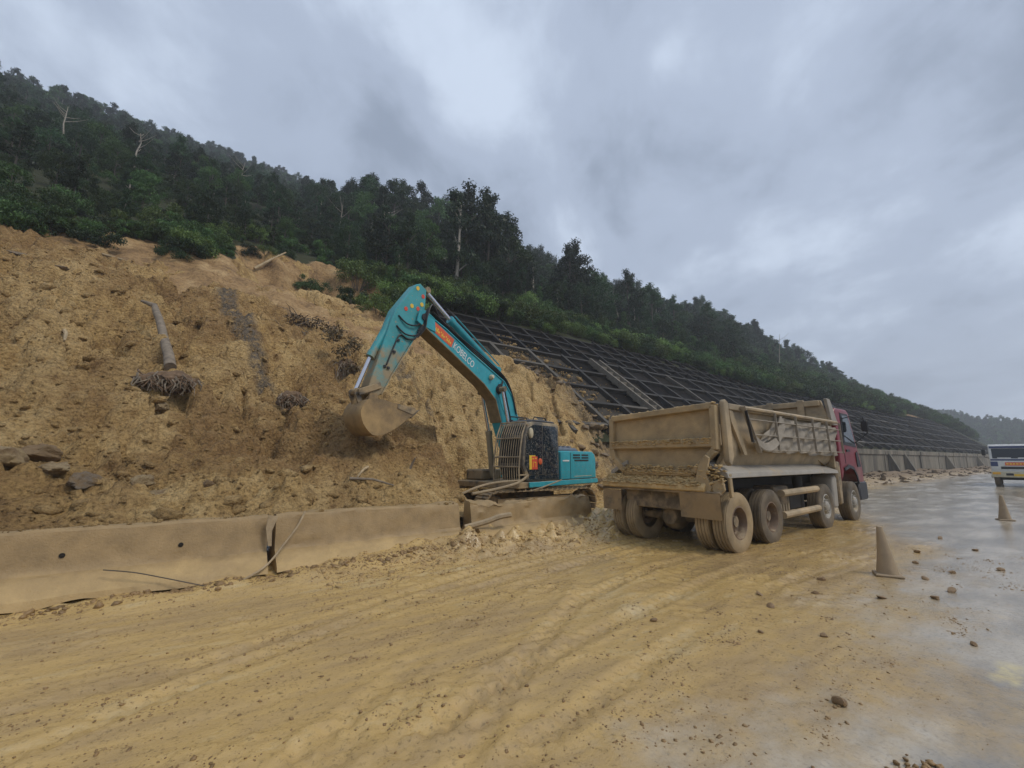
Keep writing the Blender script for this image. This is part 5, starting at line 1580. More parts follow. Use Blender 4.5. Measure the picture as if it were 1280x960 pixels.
for y in (-0.245, 0.245):
    MB().prism([(4.5, 5.0), (4.42, 5.30), (4.2, 5.33), (3.9, 5.20), (3.85, 4.85), (4.3, 4.92)], XY, y - 0.02, y + 0.02).build("boom_fork", TEAL_CLEAN, boom, bevel=0.006)
for (x, z) in ((4.98, 4.42), (5.08, 4.12), (5.22, 3.72), (5.32, 3.74)):
    MB().box(x - .035, x + .035, 0.171, 0.205, z - .03, z + .03).build("clamp", BLACKM, arm, bevel=0.006)
# --- linkage and bucket
for y in (-0.20, 0.20):
    MB().beam((5.97, y, 3.07), (5.40, y, 3.30), 0.04, 0.14).build("side_link", STEELMUD, ex, bevel=0.01)
for y in (-0.12, 0.12):
    MB().beam((5.97, y, 3.07), (5.73, y, 2.62), 0.05, 0.13).build("bucket_link", STEELMUD, ex, bevel=0.01)
side = [(5.86, 2.92), (5.62, 3.02), (5.46, 2.94), (4.50, 2.84), (4.62, 2.66), (5.02, 2.36), (5.34, 2.18), (5.70, 2.10), (5.98, 2.36), (6.03, 2.66)]
inner = [(5.86, 2.88), (5.50, 2.93)]
bk = empty("bucket"); bpy.data.objects.remove(bk)
shell = MB()
back = [(5.46, 2.96), (5.86, 2.94), (6.03, 2.66), (5.94, 2.40), (5.68, 2.16), (5.34, 2.21), (5.02, 2.38), (4.62, 2.66)]
sm_back = []
for i in range(len(back) - 1):
    for k in range(3):
        t_ = k / 3; sm_back.append((back[i][0] * (1 - t_) + back[i + 1][0] * t_, back[i][1] * (1 - t_) + back[i + 1][1] * t_))
sm_back.append(back[-1])
for _ in range(1):
    sm_back = [sm_back[0]] + [((sm_back[i - 1][0] + 2 * sm_back[i][0] + sm_back[i + 1][0]) / 4, (sm_back[i - 1][1] + 2 * sm_back[i][1] + sm_back[i + 1][1]) / 4) for i in range(1, len(sm_back) - 1)] + [sm_back[-1]]
inn = [(x + (5.3 - x) * 0.05, z + (2.65 - z) * 0.06) for x, z in sm_back]
shell.prism(sm_back + inn[::-1], XY, -0.30, 0.40)
bucket = shell.build("bucket", BUCKET, ex)
outl = sm_back + [(4.50, 2.80), (4.62, 2.86), (5.30, 2.93)]
for y in (-0.315, 0.395):
    MB().prism(outl, XY, y, y + 0.02).build("side_plate", BUCKET, bucket)
    MB().prism([(4.48, 2.80), (4.56, 2.86), (5.05, 2.90), (5.05, 2.80), (4.60, 2.70)], XY, y - 0.012 if y < 0 else y + 0.021, y + 0.0 if y < 0 else y + 0.034).build("side_cutter", STEELMUD, bucket)
for k in range(5):
    y = -0.24 + 0.145 * k
    MB().prism([(4.66, 2.70), (4.60, 2.62), (4.34, 2.84)], XY, y - 0.045, y + 0.045).build("tooth", STEELMUD, bucket)
for y in (-0.17, 0.17):
    MB().prism([(5.42, 2.9), (5.48, 3.10), (5.66, 3.10), (5.78, 2.72), (5.95, 2.6), (5.98, 2.75)], XY, y - 0.03, y + 0.03).build("bucket_ear", BUCKET, bucket)
# soil left in the bucket
bm = bmesh.new(); bmesh.ops.create_icosphere(bm, subdivisions=4, radius=1.0)
for v in bm.verts:
    p = v.co.copy(); k = 1 + 0.18 * mnoise.noise(p * 2.2) + 0.10 * mnoise.noise(p * 6)
    v.co = (5.28 + p.x * 0.62 * k, p.y * 0.33 + 0.05, 2.62 + p.z * 0.30 * k)
me = bpy.data.meshes.new("soil_load"); bm.to_mesh(me); bm.free()
me.polygons.foreach_set("use_smooth", np.ones(len(me.polygons), dtype=bool))
mesh_obj("soil_load", me, CLOD, bucket)
# --- hydraulic hoses
def hose(pts, r_=0.022):
    P = [Vector(p) for p in pts]; out = []
    for i in range(len(P) - 1):
        a, b, c, d = P[max(i - 1, 0)], P[i], P[i + 1], P[min(i + 2, len(P) - 1)]
        for k in range(7):
            t_ = k / 7
            out.append(0.5 * ((2 * b) + (c - a) * t_ + (2 * a - 5 * b + 4 * c - d) * t_ ** 2 + (3 * b - a - 3 * c + d) * t_ ** 3))
    out.append(P[-1])
    MB().tube(out, r_, 7).build("hose", BLACKM, ex)
for k in range(4):
    y = 0.12 + 0.05 * k
    hose([(0.35, y, 3.1), (0.62, y, 3.75), (1.0, y, 4.15), (1.9, y, 4.47 + .02 * k), (3.0, y, 4.93), (3.7, y, 5.22), (4.02, y + .03, 5.34)], 0.02)
    hose([(3.75, y, 5.24), (4.05, 0.22 + .03 * k, 5.42 + .03 * k), (4.22, 0.24 + .03 * k, 5.30 - .04 * k), (4.26, 0.24 + .02 * k, 5.0 - .05 * k), (4.42, 0.22, 4.78 - 0.06 * k)], 0.022)
hose([(4.24, .25, 5.25), (4.42, .24, 4.92), (4.75, .22, 4.86), (5.02, .18, 5.02)], 0.02)
hose([(4.26, .25, 5.05), (4.45, .24, 4.66), (4.80, .22, 4.60), (5.06, .18, 4.76)], 0.02)
hose([(4.30, .25, 4.95), (4.50, .24, 4.56), (4.72, .2, 4.50), (4.95, .19, 4.55), (5.12, .19, 4.2), (5.28, .19, 3.78)], 0.02)
hose([(0.5, .30, 1.3), (0.62, .33, 2.2), (0.72, .33, 2.9), (0.9, .30, 3.5), (1.0, .28, 3.85)], 0.025)
for k in range(3):
    hose([(1.0, 0.24, 4.05), (1.12, 0.28, 3.9 - .05 * k), (1.25, 0.27, 3.85 - .06 * k), (1.22, .27, 3.7 - .06 * k)], 0.02)
MB().tube([(1.10, 0.14, 4.50), (3.05, 0.14, 5.50)], 0.018, 6).build("steel_pipe", TEAL_CLEAN, ex)
# set the boom, arm and bucket to the reach they have in the digging pose
REACH = Matrix(((0.9486, 0, -0.0200, -0.0049), (0, 1, 0, 0), (0.0138, 0, 1.0369, -0.1084), (0, 0, 0, 1)))
_done = set()
for o in [o for o in bpy.data.objects if o not in _before_boom]:
    if o.type == "MESH" and o.data.name not in _done:
        _done.add(o.data.name); o.data.transform(REACH); o.data.update()

# ================================================================== DUMP TRUCK
TB_MUD = surf("tipper_body_mud", (0.26, 0.21, 0.14), 0.65, mud=0.48, mudcol=(0.53, 0.395, 0.23), scale=1.9, var=0.3, bumpy=0.4, soft=0.12)
TB_GATE = surf("tailgate_mud", (0.25, 0.195, 0.12), 0.65, mud=0.53, mudcol=(0.53, 0.38, 0.195), scale=1.5, var=0.4, bumpy=1.0, soft=0.15)
TB_GREY = surf("tipper_grey_paint", (0.31, 0.28, 0.235), 0.55, mud=0.36, mudcol=(0.43, 0.33, 0.20), scale=1.8, var=0.15, bumpy=0.2)
TARP = surf("dusty_tarpaulin", (0.30, 0.26, 0.205), 0.75, mud=0.25, mudcol=(0.36, 0.285, 0.19), scale=2.2, var=0.25, bumpy=0.25)
CHASSIS = surf("chassis_dark", (0.03, 0.027, 0.023), 0.7, mud=0.28, mudcol=(0.24, 0.18, 0.11), scale=2.2, var=0.3)
CHASSIS_MUD = surf("chassis_muddy", (0.12, 0.095, 0.065), 0.75, mud=0.5, mudcol=(0.32, 0.24, 0.145), scale=2.5, var=0.3, bumpy=0.5)
TYRE = surf("tyre_rubber_muddy", (0.035, 0.032, 0.028), 0.75, mud=0.43, mudcol=(0.29, 0.22, 0.135), scale=1.6, var=0.25, bumpy=0.3, soft=0.25)
TYRE_CAKED = surf("tyre_mud_caked", (0.08, 0.07, 0.055), 0.75, mud=0.66, mudcol=(0.38, 0.28, 0.155), scale=1.6, var=0.25, bumpy=0.3, soft=0.2)
HUB = surf("hub_rusty_mud", (0.17, 0.115, 0.075), 0.7, mud=0.42, mudcol=(0.33, 0.25, 0.155), scale=3, var=0.3)
HUB_PALE = surf("hub_silver_mud", (0.33, 0.31, 0.27), 0.5, mud=0.42, mudcol=(0.36, 0.285, 0.18), scale=4, var=0.25)
CABRED = surf("cab_red_paint", (0.19, 0.008, 0.016), 0.33, mud=0.12, mudcol=(0.33, 0.27, 0.22), soft=0.1, scale=1.4, zmud=(0.9, 2.3, 0.36), var=0.15, bumpy=0.05, speck=0.1)
BLACKP = surf("black_plastic", (0.018, 0.018, 0.02), 0.5, mud=0.06, speck=0.1)
FLAP = surf("mudflap", (0.16, 0.125, 0.08), 0.8, mud=0.60, mudcol=(0.31, 0.215, 0.11), scale=1.8, var=0.4, bumpy=0.8)
CRUST = surf("wet_mud_crust", (0.52, 0.365, 0.165), 0.6, var=0.35, bumpy=0.9)
TR_A = R(2.0)
_h = Vector((math.cos(TR_A), math.sin(TR_A), 0)); _l = Vector((-math.sin(TR_A), math.cos(TR_A), 0))
tr_loc = Vector((8.3, 5.48, 0)) + _l * 0.08
tr = empty("dump_truck", tr_loc, TR_A, "mud-covered tipper truck with a red cab parked beside the excavator", "dump truck")

def wheel(x, y, sgn, R0, W, mat, hubmat, deep, name="wheel"):
    """tyre with shoulder, ribs and rim; sgn points to the outer side"""
    o_ = (x, y, R0 - 0.015)
    Wh = W / 2
    prof = [(0.29, -Wh * .80), (0.33, -Wh * .95), (0.42, -Wh), (R0 - 0.075, -Wh * .98), (R0 - 0.02, -Wh * .86)]
    for g in (-0.62, -0.22, 0.22, 0.62):
        prof += [(R0, (g - 0.17) * Wh), (R0, (g + 0.13) * Wh), (R0 - 0.018, (g + 0.15) * Wh), (R0 - 0.018, (g + 0.20) * Wh)]
    prof += [(R0 - 0.02, Wh * .88), (R0 - 0.075, Wh * .98), (0.42, Wh), (0.33, Wh * .95), (0.29, Wh * .80)]
    prof = [(r_, d) for r_, d in prof if abs(d) <= Wh * 1.001]
    ty = MB().lathe(prof, o_, (0, sgn, 0), 44).build("tyre", mat, tr, smooth=30)
    if deep:
        rp = [(0.31, Wh * .86), (0.285, Wh * .90), (0.265, Wh * .6), (0.255, -Wh * .1), (0.22, -Wh * .35), (0.13, -Wh * .30), (0.125, Wh * .15), (0.09, Wh * .28), (0.0001, Wh * .30)]
    else:
        rp = [(0.31, Wh * .86), (0.285, Wh * .92), (0.262, Wh * .62), (0.24, Wh * .30), (0.20, Wh * .55), (0.14, Wh * .72), (0.12, Wh * .98), (0.08, Wh * 1.12), (0.0001, Wh * 1.14)]
    hb = MB().lathe(rp, o_, (0, sgn, 0), 30).build("rim", hubmat, ty)
    for k in range(10):
        a = 2 * math.pi * k / 10
        d = (-0.28 if deep else 0.70) * Wh; rad = 0.175 if deep else 0.165
        p = Vector((x + rad * math.cos(a), y + sgn * d, R0 - 0.015 + rad * math.sin(a)))
        MB().tube([p, p + Vector((0, sgn * 0.045, 0))], 0.016, 6).build("wheel_nut", hubmat, ty)
    return ty
R0 = 0.555
for x in (0.05, 1.48):
    for s in (-1, 1):
        wheel(x, s * 1.14, s, R0, 0.29, TYRE_CAKED if x < 1 else TYRE, HUB, True)
        wheel(x, s * 0.80, s, R0, 0.29, TYRE_CAKED if x < 1 else TYRE, HUB, True)
    mb = MB().tube([(x, -1.2, R0), (x, 1.2, R0)], 0.10, 12)
    mb.lathe([(0.001, -0.26), (0.16, -0.24), (0.27, -0.10), (0.29, 0.0), (0.27, 0.10), (0.16, 0.24), (0.001, 0.26)], (x, 0.05, R0), (1, 0, 0), 18)
    mb.build("rear_axle", CHASSIS_MUD, tr)
for x in (4.80, 7.08):
    for s in (-1, 1):
        wheel(x, s * 1.12, s, R0, 0.31, TYRE, HUB_PALE, False)
    MB().tube([(x, -1.1, R0), (x, 1.1, R0)], 0.08, 10).build("front_axle", CHASSIS, tr)
# chassis
for s in (-1, 1):
    MB().box(-0.35, 8.2, s * 0.43 - 0.05, s * 0.43 + 0.05, 0.78, 1.06).build("chassis_rail", CHASSIS, tr, bevel=0.01)
    MB().box(-0.2, 2.1, s * 0.62 - 0.06, s * 0.62 + 0.06, 0.62, 0.80).build("leaf_spring", CHASSIS, tr, bevel=0.01)
for x in (-0.25, 1.0, 2.4, 3.9, 5.6):
    MB().box(x - 0.08, x + 0.08, -0.379, 0.379, 0.80, 1.02).build("cross_member", CHASSIS_MUD, tr, bevel=0.01)
MB().box(-0.42, -0.30, -0.75, 0.95, 0.72, 1.08).build("rear_beam", CHASSIS_MUD, tr, bevel=0.02)
MB().box(-0.34, 5.9, -0.62, 0.62, 1.07, 1.29).build("sub_frame", CHASSIS, tr, bevel=0.01)
# tipper body: a rounded trough, open at the top
def trough(half_top, z_top, wall):
    o_ = [(-half_top, z_top), (-half_top, 1.98), (-half_top + 0.05, 1.78), (-half_top + 0.17, 1.56), (-half_top + 0.36, 1.38), (-0.62, 1.30)]
    o_ = o_ + [(-a, b) for a, b in o_[::-1]]
    i_ = [(a * (1 - wall / half_top), b + (wall if b < 1.7 else wall * 0.4)) for a, b in o_]
    i_[0] = (i_[0][0], z_top); i_[-1] = (i_[-1][0], z_top)
    return o_, i_
o_, i_ = trough(1.24, 2.74, 0.06)
body = MB().prism(o_ + i_[::-1], lambda a, b, t_: (t_, a, b), -0.22, 5.86).build("tipper_body", TB_MUD, tr)
# a bed of leftover soil inside
nx, ny = 50, 20
X, Y = np.meshgrid(np.linspace(-0.1, 5.8, nx), np.linspace(-1.15, 1.15, ny))
Zl = 1.95 + 0.25 * fbm(X * 1.1, Y * 1.3, 4, 190) - 0.25 * (X > 4.9)
mesh_obj("soil_bed", np_mesh("soil_bed", np.stack([X, Y, Zl], -1).reshape(-1, 3), grid_faces(nx, ny)), CLOD, body)
# front headboard, taller than the sides
hbm = MB().prism([(-1.25, 1.5), (-1.27, 2.78), (-1.10, 3.36), (1.10, 3.36), (1.27, 2.78), (1.25, 1.5)], lambda a, b, t_: (t_, a, b), 5.80, 5.88).build("headboard", TB_MUD, tr, bevel=0.012)
for y in (-0.62, 0.2, 1.0):
    MB().box(5.70, 5.798, y - 0.08, y + 0.08, 1.9, 3.40).build("headboard_rib", TB_MUD, hbm, bevel=0.01)
MB().box(5.72, 5.798, -1.08, 1.08, 3.20, 3.36).build("headboard_top", TB_MUD, hbm, bevel=0.015)
MB().box(5.735, 5.798, -1.2, 1.2, 2.80, 2.92).build("headboard_rail", TB_MUD, hbm, bevel=0.01)
mb = MB()
mb.prism([(5.62, 3.38), (5.90, 3.38), (6.28, 2.80), (6.30, 2.66), (5.88, 2.66)], XY, -1.30, -1.22)
mb.build("corner_plate", TB_GREY, hbm, bevel=0.012)
mb = MB(); mb.prism([(5.62, 3.38), (5.90, 3.38), (6.28, 2.80), (6.30, 2.66), (5.88, 2.66)], XY, 1.22, 1.30); mb.build("corner_plate", TB_GREY, hbm, bevel=0.012)
# top rails and rear posts
for s in (-1, 1):
    MB().box(-0.1, 5.79, s * 1.27 - 0.055, s * 1.27 + 0.055, 2.66, 2.78).build("top_rail", TB_MUD, body, bevel=0.012)
MB().prism([(-0.33, 1.66), (-0.33, 2.79), (-0.27, 2.85), (-0.16, 2.80), (-0.12, 2.30), (-0.10, 1.76), (-0.22, 1.58)], XY, -1.345, -1.24).build("rear_post", TB_MUD, body, bevel=0.02)
MB().prism([(-0.30, 1.62), (-0.30, 2.66), (-0.22, 2.72), (-0.10, 2.66), (0.02, 2.30), (0.02, 1.70)], XY, 1.20, 1.38).build("rear_post", TB_MUD, body, bevel=0.02)
MB().prism([(-0.08, 2.78), (0.05, 2.70), (0.55, 1.80), (0.42, 1.80), (-0.02, 2.45)], XY, -1.30, -1.25).build("rear_gusset", TB_MUD, body)
# hinged rack folded down over the side, with the tarpaulin bundled behind it
rack = MB().tube([(0.30, -1.37, 2.72), (5.98, -1.37, 2.72)], 0.035, 6).build("side_rack", TB_MUD, body)
def bar(p, q, w=0.05, h=0.03, mat=TARP):
    MB().beam(p, q, w, h, (0, 1, 0)).build("rack_bar", mat, rack, bevel=0.004)
for z, x0 in ((2.50, 0.42), (2.20, 0.62), (1.90, 0.86)):
    bar((x0, -1.40, z), (6.0, -1.40, z + 0.01), 0.02, 0.06)
for x in (1.72, 2.84, 3.92, 4.92, 5.95):
    bar((x, -1.425, 2.70), (x + 0.06, -1.425, 1.88), 0.02, 0.05)
bar((0.25, -1.425, 2.74), (0.80, -1.425, 1.84), 0.02, 0.09)
bar((0.30, -1.45, 2.66), (0.48, -1.45, 2.05), 0.02, 0.05, BLACKP)
nx, nz = 90, 26
X, Zt = np.meshgrid(np.linspace(0.95, 5.9, nx), np.linspace(0, 1, nz))
sag = 0.10 * np.abs(np.sin(X * 1.35)) + 0.06 * fbm(X * 1.2, X * 0, 3, 191)
top = 2.66 - sag * 0.8 - 0.55 * np.clip(1 - (X - 0.95) / 1.5, 0, 1) ** 1.4
bot = 1.84 + 0.05 * fbm(X * 2, X * 0, 2, 192)
Zc = top + (bot - top) * Zt
fold = 0.028 * np.sin((X * 2.1 + Zt * 2.2) * 4.0 + 3 * fbm(X, Zt * 2, 3, 193)) + 0.03 * fbm(X * 3, Zt * 5, 3, 194)
Yc = -1.325 - fold - 0.02 * np.sin(Zt * 3.1)
me = np_mesh("tarpaulin", np.stack([X, Yc, Zc], -1).reshape(-1, 3), grid_faces(nx, nz))
mesh_obj("tarpaulin", me, TARP, body)
for k in range(5):   # rolled folds hanging in swags
    pts = []
    for j in range(14):
        t_ = j / 13; x = 0.62 + 1.55 * t_
        pts.append((x, -1.365 - 0.012 * k, 2.36 - 0.06 * k + 0.06 * t_ - (0.40 - 0.03 * k) * math.sin(math.pi * min(1, t_ * 0.92 + .04)) ** 0.8 + 0.3 * t_ ** 3))
    MB().tube(pts, 0.035, 8).build("tarp_fold", TARP, body)
# sloping side apron under the body
for s in (-1, 1):
    pr = [(s * 0.88, 1.70), (s * 1.34, 1.47), (s * 1.36, 1.37), (s * 1.32, 1.37), (s * 0.88, 1.62)]
    mb = MB(); mb.prism(pr, lambda a, b, t_: (t_, a, b), -0.42, 4.6)
    mb.build("side_apron", TB_GREY, body, bevel=0.008)
    mb = MB()
    n_ = len(pr); a_ = [(4.602, y, z) for y, z in pr]; b_ = [(5.85, s * 0.95 + (y - s * 0.95) * 0.85, 1.30 + (z - 1.30) * 0.72) for y, z in pr]
    mb.add(a_ + b_, [tuple(range(n_))[::-1], tuple(range(n_, 2 * n_))] + [(i, (i + 1) % n_, n_ + (i + 1) % n_, n_ + i) for i in range(n_)])
    mb.build("apron_end", TB_GREY, body)
# tailgate
GP = [(1.31, 2.66), (1.33, 1.92), (1.26, 1.70), (0.98, 1.42), (-0.70, 1.42), (-1.20, 1.88), (-1.22, 2.76)]
gate = MB().prism(GP, lambda a, b, t_: (t_, a, b), -0.36, -0.30).build("tailgate", TB_GATE, tr)
cy_, cz_ = 0.1, 2.1
for (a, b), (c, d) in zip(GP, GP[1:] + GP[:1]):
    f_ = 0.045
    p = Vector((-0.40, a + (cy_ - a) * f_, b + (cz_ - b) * f_)); q = Vector((-0.40, c + (cy_ - c) * f_, d + (cz_ - d) * f_))
    MB().beam(p, q, 0.12, 0.13, (1, 0, 0)).build("gate_frame", TB_GATE, gate, bevel=0.012)
MB().box(-0.47, -0.362, -1.14, 1.26, 1.94, 2.12).build("gate_rib", TB_GATE, gate, bevel=0.02)
def lumps(name, pts, mat, parent, seed, sr):
    rg = np.random.default_rng(seed); vs, fs, k = [], [], 0
    for p in pts:
        a, f = RA1[rg.integers(len(RA1))]
        sc = rg.uniform(*sr) * rg.uniform(0.7, 1.4, 3) * (1, 1.3, 0.7)
        vs.append(a * sc + p); fs.append(f + k); k += len(a)
    o = mesh_obj(name, np_mesh(name, np.concatenate(vs), np.concatenate(fs), True), mat, parent)
    return tag(o, kind="stuff")
rg_ = np.random.default_rng(31)
lumps("mud_on_rib", [(-0.465 + rg_.uniform(-.02, .03), rg_.uniform(-1.1, 1.24), 2.11 - 0.10 * rg_.random() ** 2) for _ in range(420)], CRUST, gate, 1, (0.012, 0.04))
lumps("mud_on_gate_top", [(-0.38 + rg_.uniform(-.05, .05), y, 2.71 - 0.040 * (y - 0.1) + rg_.uniform(-.04, .04)) for y in rg_.uniform(-1.2, 1.28, 330)], CRUST, gate, 2, (0.015, 0.05))
lumps("mud_on_gate_foot", [(-0.465 + rg_.uniform(-.02, .04), rg_.uniform(-0.72, 1.0), 1.44 + 0.16 * rg_.random() ** 2) for _ in range(520)], CRUST, gate, 3, (0.012, 0.045))
# sill below the tailgate
sill = MB().prism([(-0.28, 1.40), (-0.40, 1.38), (-0.66, 1.22), (-0.66, 1.12), (-0.28, 1.10)], XY, -1.0, 1.42).build("tail_sill", CRUST, tr, bevel=0.02)
lumps("mud_on_sill", [(-0.36 - q * 0.30 + rg_.uniform(-.02, .02), rg_.uniform(-0.9, 1.4), 1.41 - q * 0.19) for q in rg_.random(900)], CRUST, sill, 4, (0.015, 0.055))
# torn spill plate and latch hanging at the right corner
mb = MB()
mb.prism([(-0.88, 1.62), (-1.02, 1.80), (-1.10, 1.74), (-1.02, 1.42), (-1.10, 1.20), (-1.00, 1.02), (-0.84, 1.16), (-0.78, 1.30)], lambda a, b, t_: (t_, a, b), -0.58, -0.53)
mb.build("latch_plate", TB_GATE, tr, bevel=0.01)
mb = MB(); mb.prism([(-1.06, 1.30), (-1.30, 1.36), (-1.33, 1.16), (-1.22, 1.05), (-1.12, 1.10)], lambda a, b, t_: (t_, a, b), -0.55, -0.49); mb.build("latch_plate", TB_GATE, tr, bevel=0.01)
lumps("mud_on_latch", [(-0.50 + rg_.uniform(-.08, .06), rg_.uniform(-1.32, -0.8), rg_.uniform(1.15, 1.62)) for _ in range(120)], CRUST, sill, 5, (0.018, 0.05))
MB().beam((-0.34, -1.33, 1.45), (-0.30, -1.33, 1.02), 0.05, 0.10).build("hinge_arm", TB_GATE, tr, bevel=0.01)
# mudflaps
for (y0, y1, z0, z1) in ((-1.27, -0.47, 0.63, 1.09), (0.92, 1.42, 0.63, 1.06)):
    X_, Z_ = np.meshgrid(np.linspace(y0, y1, 12), np.linspace(z0, z1, 8))
    xs_ = -0.62 + 0.02 * fbm(X_ * 3, Z_ * 3, 2, 195)
    a = np.stack([xs_, X_, Z_], -1).reshape(-1, 3); b = a + (0.02, 0, 0)
    f = grid_faces(12, 8)
    mesh_obj("mudflap", np_mesh("mudflap", np.concatenate([a, b]), np.concatenate([f, f[:, ::-1] + len(a)])), FLAP, tr)
MB().tube([(-0.60, -1.28, 1.10), (-0.60, 1.42, 1.10)], 0.03, 6).build("flap_bar", CHASSIS_MUD, tr)
# side guards, tank and boxes between the axles
for z in (0.98, 0.52):
    MB().tube([(2.12, -1.24, z), (4.25, -1.24, z + 0.02)], 0.075, 10).build("side_guard", TB_MUD, tr)
MB().box(2.2, 3.0, -1.08, -0.52, 0.42, 1.12).build("fuel_tank", CHASSIS_MUD, tr, bevel=0.08, seg=3)
MB().box(3.05, 3.75, -1.05, -0.55, 0.55, 0.95).build("battery_box", CHASSIS, tr, bevel=0.03)
for k in range(5):
    MB().box(2.25 + .14 * k, 2.32 + .14 * k, -1.10, -1.082, 0.50, 0.72).build("step_tread", TB_MUD, tr, bevel=0.006)
MB().tube([(3.9, -0.95, 0.45), (3.9, -0.95, 1.3)], 0.11, 14).build("air_tank", CHASSIS, tr)
MB().prism([(5.50, 0.45), (5.58, 1.25), (5.80, 1.32), (5.92, 1.22), (5.84, 0.45)], XY, -1.22, -0.70).build("rear_mudguard", TB_GREY, tr, bevel=0.04)
MB().prism([(6.05, 0.50), (6.02, 1.30), (6.10, 1.66), (6.34, 1.66), (6.36, 1.25), (6.28, 0.50)], XY, -1.22, -0.86).build("air_intake", CHASSIS_MUD, tr, bevel=0.04)
# cab with wheel arch, raised above the front axle
CP = [(6.42, 1.10), (6.40, 3.06), (6.55, 3.20), (7.55, 3.20), (7.72, 3.10), (8.12, 2.20), (8.40, 1.55), (8.44, 1.00), (7.90, 1.00), (7.78, 1.22), (7.50, 1.42), (7.08, 1.48), (6.68, 1.40)]
cabt = MB().prism(CP, XY, -1.22, 1.22).build("truck_cab", CABRED, tr, bevel=0.06, seg=3)
def cab_side(poly, name, mat, th=0.014, lift=0.0):
    return [MB().prism(poly, XY, *((s * (1.222 + lift), s * (1.222 + lift + th)) if s > 0 else (-(1.222 + lift + th), -(1.222 + lift)))).build(name, mat, cabt) for s in (-1, 1)]
cab_side([(6.95, 2.22), (6.97, 3.00), (7.50, 3.00), (7.90, 2.16)], "side_window", MIRR, 0.008, 0.013)
cab_side([(6.88, 2.14), (6.90, 3.06), (7.54, 3.06), (8.00, 2.08)], "window_frame", BLACKP, 0.012)
cab_side([(6.86, 1.60), (6.84, 3.08), (6.865, 3.08), (6.885, 1.60)], "door_seam", BLACKP, 0.006)
cab_side([(7.02, 1.94), (7.02, 2.00), (7.30, 2.00), (7.30, 1.94)], "door_handle", BLACKP, 0.03)
cab_side([(7.9, 1.5), (7.86, 1.9), (8.02, 1.96), (8.22, 1.5)], "corner_deflector", BLACKP, 0.02)
cab_side([(7.86, 1.02), (7.74, 1.28), (7.48, 1.50), (7.08, 1.57), (6.64, 1.48), (6.66, 1.40), (7.08, 1.48), (7.47, 1.41), (7.66, 1.24), (7.78, 1.02)], "wheel_arch", BLACKP, 0.03)
MB().prism([(7.76, 0.52), (7.78, 1.06), (8.52, 1.06), (8.56, 0.95), (8.54, 0.52)], XY, -1.25, 1.25).build("bumper", BLACKP, cabt, bevel=0.04)
MB().add([(7.74, -1.1, 3.04), (7.74, 1.1, 3.04), (8.14, 1.1, 2.16), (8.14, -1.1, 2.16), (7.72, -1.1, 3.03), (7.72, 1.1, 3.03), (8.11, 1.1, 2.15), (8.11, -1.1, 2.15)],
         [(0, 1, 2, 3), (7, 6, 5, 4), (0, 4, 5, 1), (1, 5, 6, 2), (2, 6, 7, 3), (3, 7, 4, 0)]).build("windscreen", MIRR, cabt, smooth=0)
MB().prism([(6.45, 3.21), (6.50, 3.42), (7.0, 3.44), (7.5, 3.26), (7.52, 3.21)], XY, -1.0, 1.0).build("roof_deflector", BLACKP, cabt, bevel=0.05, seg=2)
MB().prism([(6.36, 1.2), (6.36, 2.9), (6.15, 2.7), (6.15, 1.2)], XY, -0.9, 0.9).build("cab_rear_box", BLACKP, cabt, bevel=0.03)
for s in (-1, 1):
    MB().tube([(7.70, s * 1.22, 3.0), (7.95, s * 1.50, 2.98), (7.98, s * 1.56, 2.5), (7.85, s * 1.25, 2.2)], 0.018, 6).build("mirror_arm", BLACKP, cabt)
    MB().box(7.95, 8.02, s * 1.52 - 0.09, s * 1.52 + 0.09, 2.55, 2.88).build("mirror", BLACKP, cabt, bevel=0.03)
# ================================================================== ONCOMING TRUCK
OW = surf("oncoming_white", (0.60, 0.60, 0.57), 0.4, mud=0.10, zmud=(0.4, 1.4, 0.22), scale=2, mudcol=(0.35, 0.29, 0.2)); OB = surf("oncoming_blue", (0.02, 0.035, 0.11), 0.35, mud=0.05, speck=0.05)
OY = surf("amber_lamp", (0.75, 0.40, 0.04), 0.3, var=0.05); OG = surf("bumper_cream", (0.50, 0.46, 0.34), 0.5, mud=0.15, mudcol=(0.35, 0.28, 0.17))
ow = empty("cargo_truck", (43.2, 3.75, 0.0), R(180 + 4.5), "white and blue truck driving towards the dump truck along the wet road", "truck")
# x forward, y left
OP = [(-1.5, 0.75), (-1.5, 2.62), (-1.35, 2.72), (0.05, 2.72), (0.20, 2.62), (0.48, 1.72), (0.55, 1.35), (0.55, 0.75)]
oc = MB().prism(OP, XY, -1.2, 1.2).build("cab", OW, ow, bevel=0.07, seg=3)
def front_strip(z0, z1, y0, y1, name, mat, off=0.008, par=oc):
    f = lambda z: float(np.interp(z, [0.75, 1.35, 1.72, 2.62, 2.72], [0.55, 0.55, 0.48, 0.20, 0.05])) + off
    mb = MB(); zs = np.linspace(z0, z1, 5)
    for a, b in zip(zs[:-1], zs[1:]):
        mb.add([(f(a), y0, a), (f(a), y1, a), (f(b), y1, b), (f(b), y0, b), (f(a) - .03, y0, a), (f(a) - .03, y1, a), (f(b) - .03, y1, b), (f(b) - .03, y0, b)],
               [(0, 1, 2, 3), (7, 6, 5, 4), (1, 5, 6, 2), (0, 3, 7, 4)])
    mb.add([(f(z0), y0, z0), (f(z0), y1, z0), (f(z0) - .03, y1, z0), (f(z0) - .03, y0, z0)], [(3, 2, 1, 0)])
    return mb.build(name, mat, par, smooth=20)
front_strip(1.80, 2.44, -1.06, 1.06, "windscreen", MIRR)
for y in (-0.55, 0.35):
    front_strip(1.80, 1.86, y - 0.3, y + 0.3, "wiper", OW, 0.016)
front_strip(2.47, 2.60, -1.14, 1.14, "sun_visor", OB, 0.03)
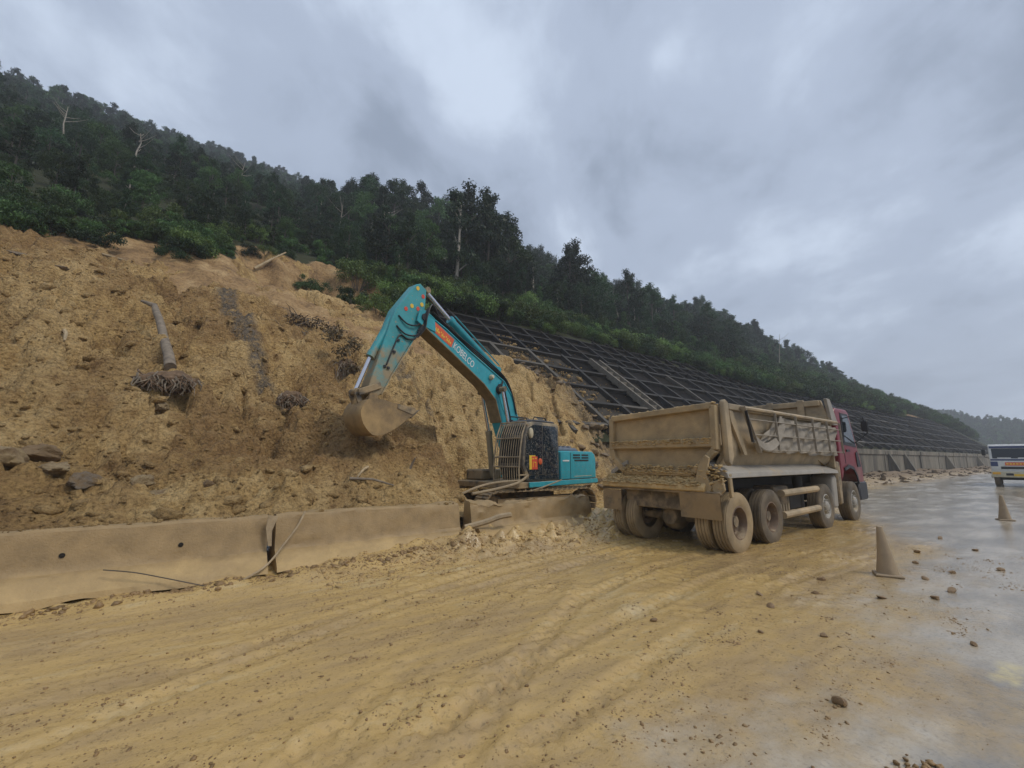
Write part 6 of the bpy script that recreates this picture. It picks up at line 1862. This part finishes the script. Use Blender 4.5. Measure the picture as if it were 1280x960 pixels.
front_strip(1.66, 1.76, -1.16, 1.16, "front_panel", OB)
front_strip(1.35, 1.56, -0.55, 0.55, "sign_board", ORANGE, 0.02)
for k in range(7):
    front_strip(1.41, 1.50, 0.44 - 0.14 * k - 0.09, 0.44 - 0.14 * k, "sign_mark", YEL, 0.028)
front_strip(1.12, 1.28, -0.75, 0.75, "grille", BLACKP, 0.012)
front_strip(1.30, 1.60, -1.18, -0.86, "corner_panel", OB, 0.008); front_strip(1.05, 1.60, 0.90, 1.18, "corner_panel", OB, 0.009)
MB().box(0.50, 0.70, -1.22, 1.22, 0.60, 0.98).build("bumper", OG, ow, bevel=0.05, seg=2)
for s in (-1, 1):
    MB().box(0.69, 0.715, s * 0.98 - 0.18, s * 0.98 + 0.18, 0.78, 0.93).build("headlight", OY, ow, bevel=0.008)
    MB().box(0.69, 0.712, s * 0.42 - 0.16, s * 0.42 + 0.16, 0.72, 0.86).build("fog_lamp", BLACKP, ow, bevel=0.008)
    MB().tube([(0.25, s * 1.2, 2.5), (0.42, s * 1.42, 2.45), (0.42, s * 1.42, 1.9), (0.4, s * 1.2, 1.8)], 0.016, 6).build("mirror_arm", BLACKP, ow)
    MB().box(0.38, 0.46, s * 1.42 - 0.09, s * 1.42 + 0.09, 2.0, 2.4).build("mirror", BLACKP, ow, bevel=0.02)
    for x in (-0.3, -3.6):
        mb = MB().lathe([(0.20, -0.13), (0.40, -0.14), (0.49, -0.11), (0.50, 0), (0.49, 0.11), (0.40, 0.14), (0.20, 0.13), (0.12, 0.05), (0.001, 0.05)], (x, s * 1.02, 0.49), (0, s, 0), 26)
        mb.build("wheel", TYRE, ow)
    MB().box(-0.8, 0.2, s * 1.2 - 0.05, s * 1.2 + 0.02, 0.55, 0.75).build("step", BLACKP, ow, bevel=0.02)
MB().box(0.69, 0.71, -0.24, 0.24, 0.68, 0.82).build("number_plate", YEL, ow)
MB().box(-5.6, 0.4, -0.42, 0.42, 0.55, 0.85).build("chassis", BLACKP, ow)
MB().box(-5.8, -1.6, -1.12, 1.12, 0.95, 1.9).build("cargo_bed", OB, ow, bevel=0.03)
for x in (-0.3, -3.6):
    MB().tube([(x, -1.0, 0.49), (x, 1.0, 0.49)], 0.08, 8).build("axle", BLACKP, ow)
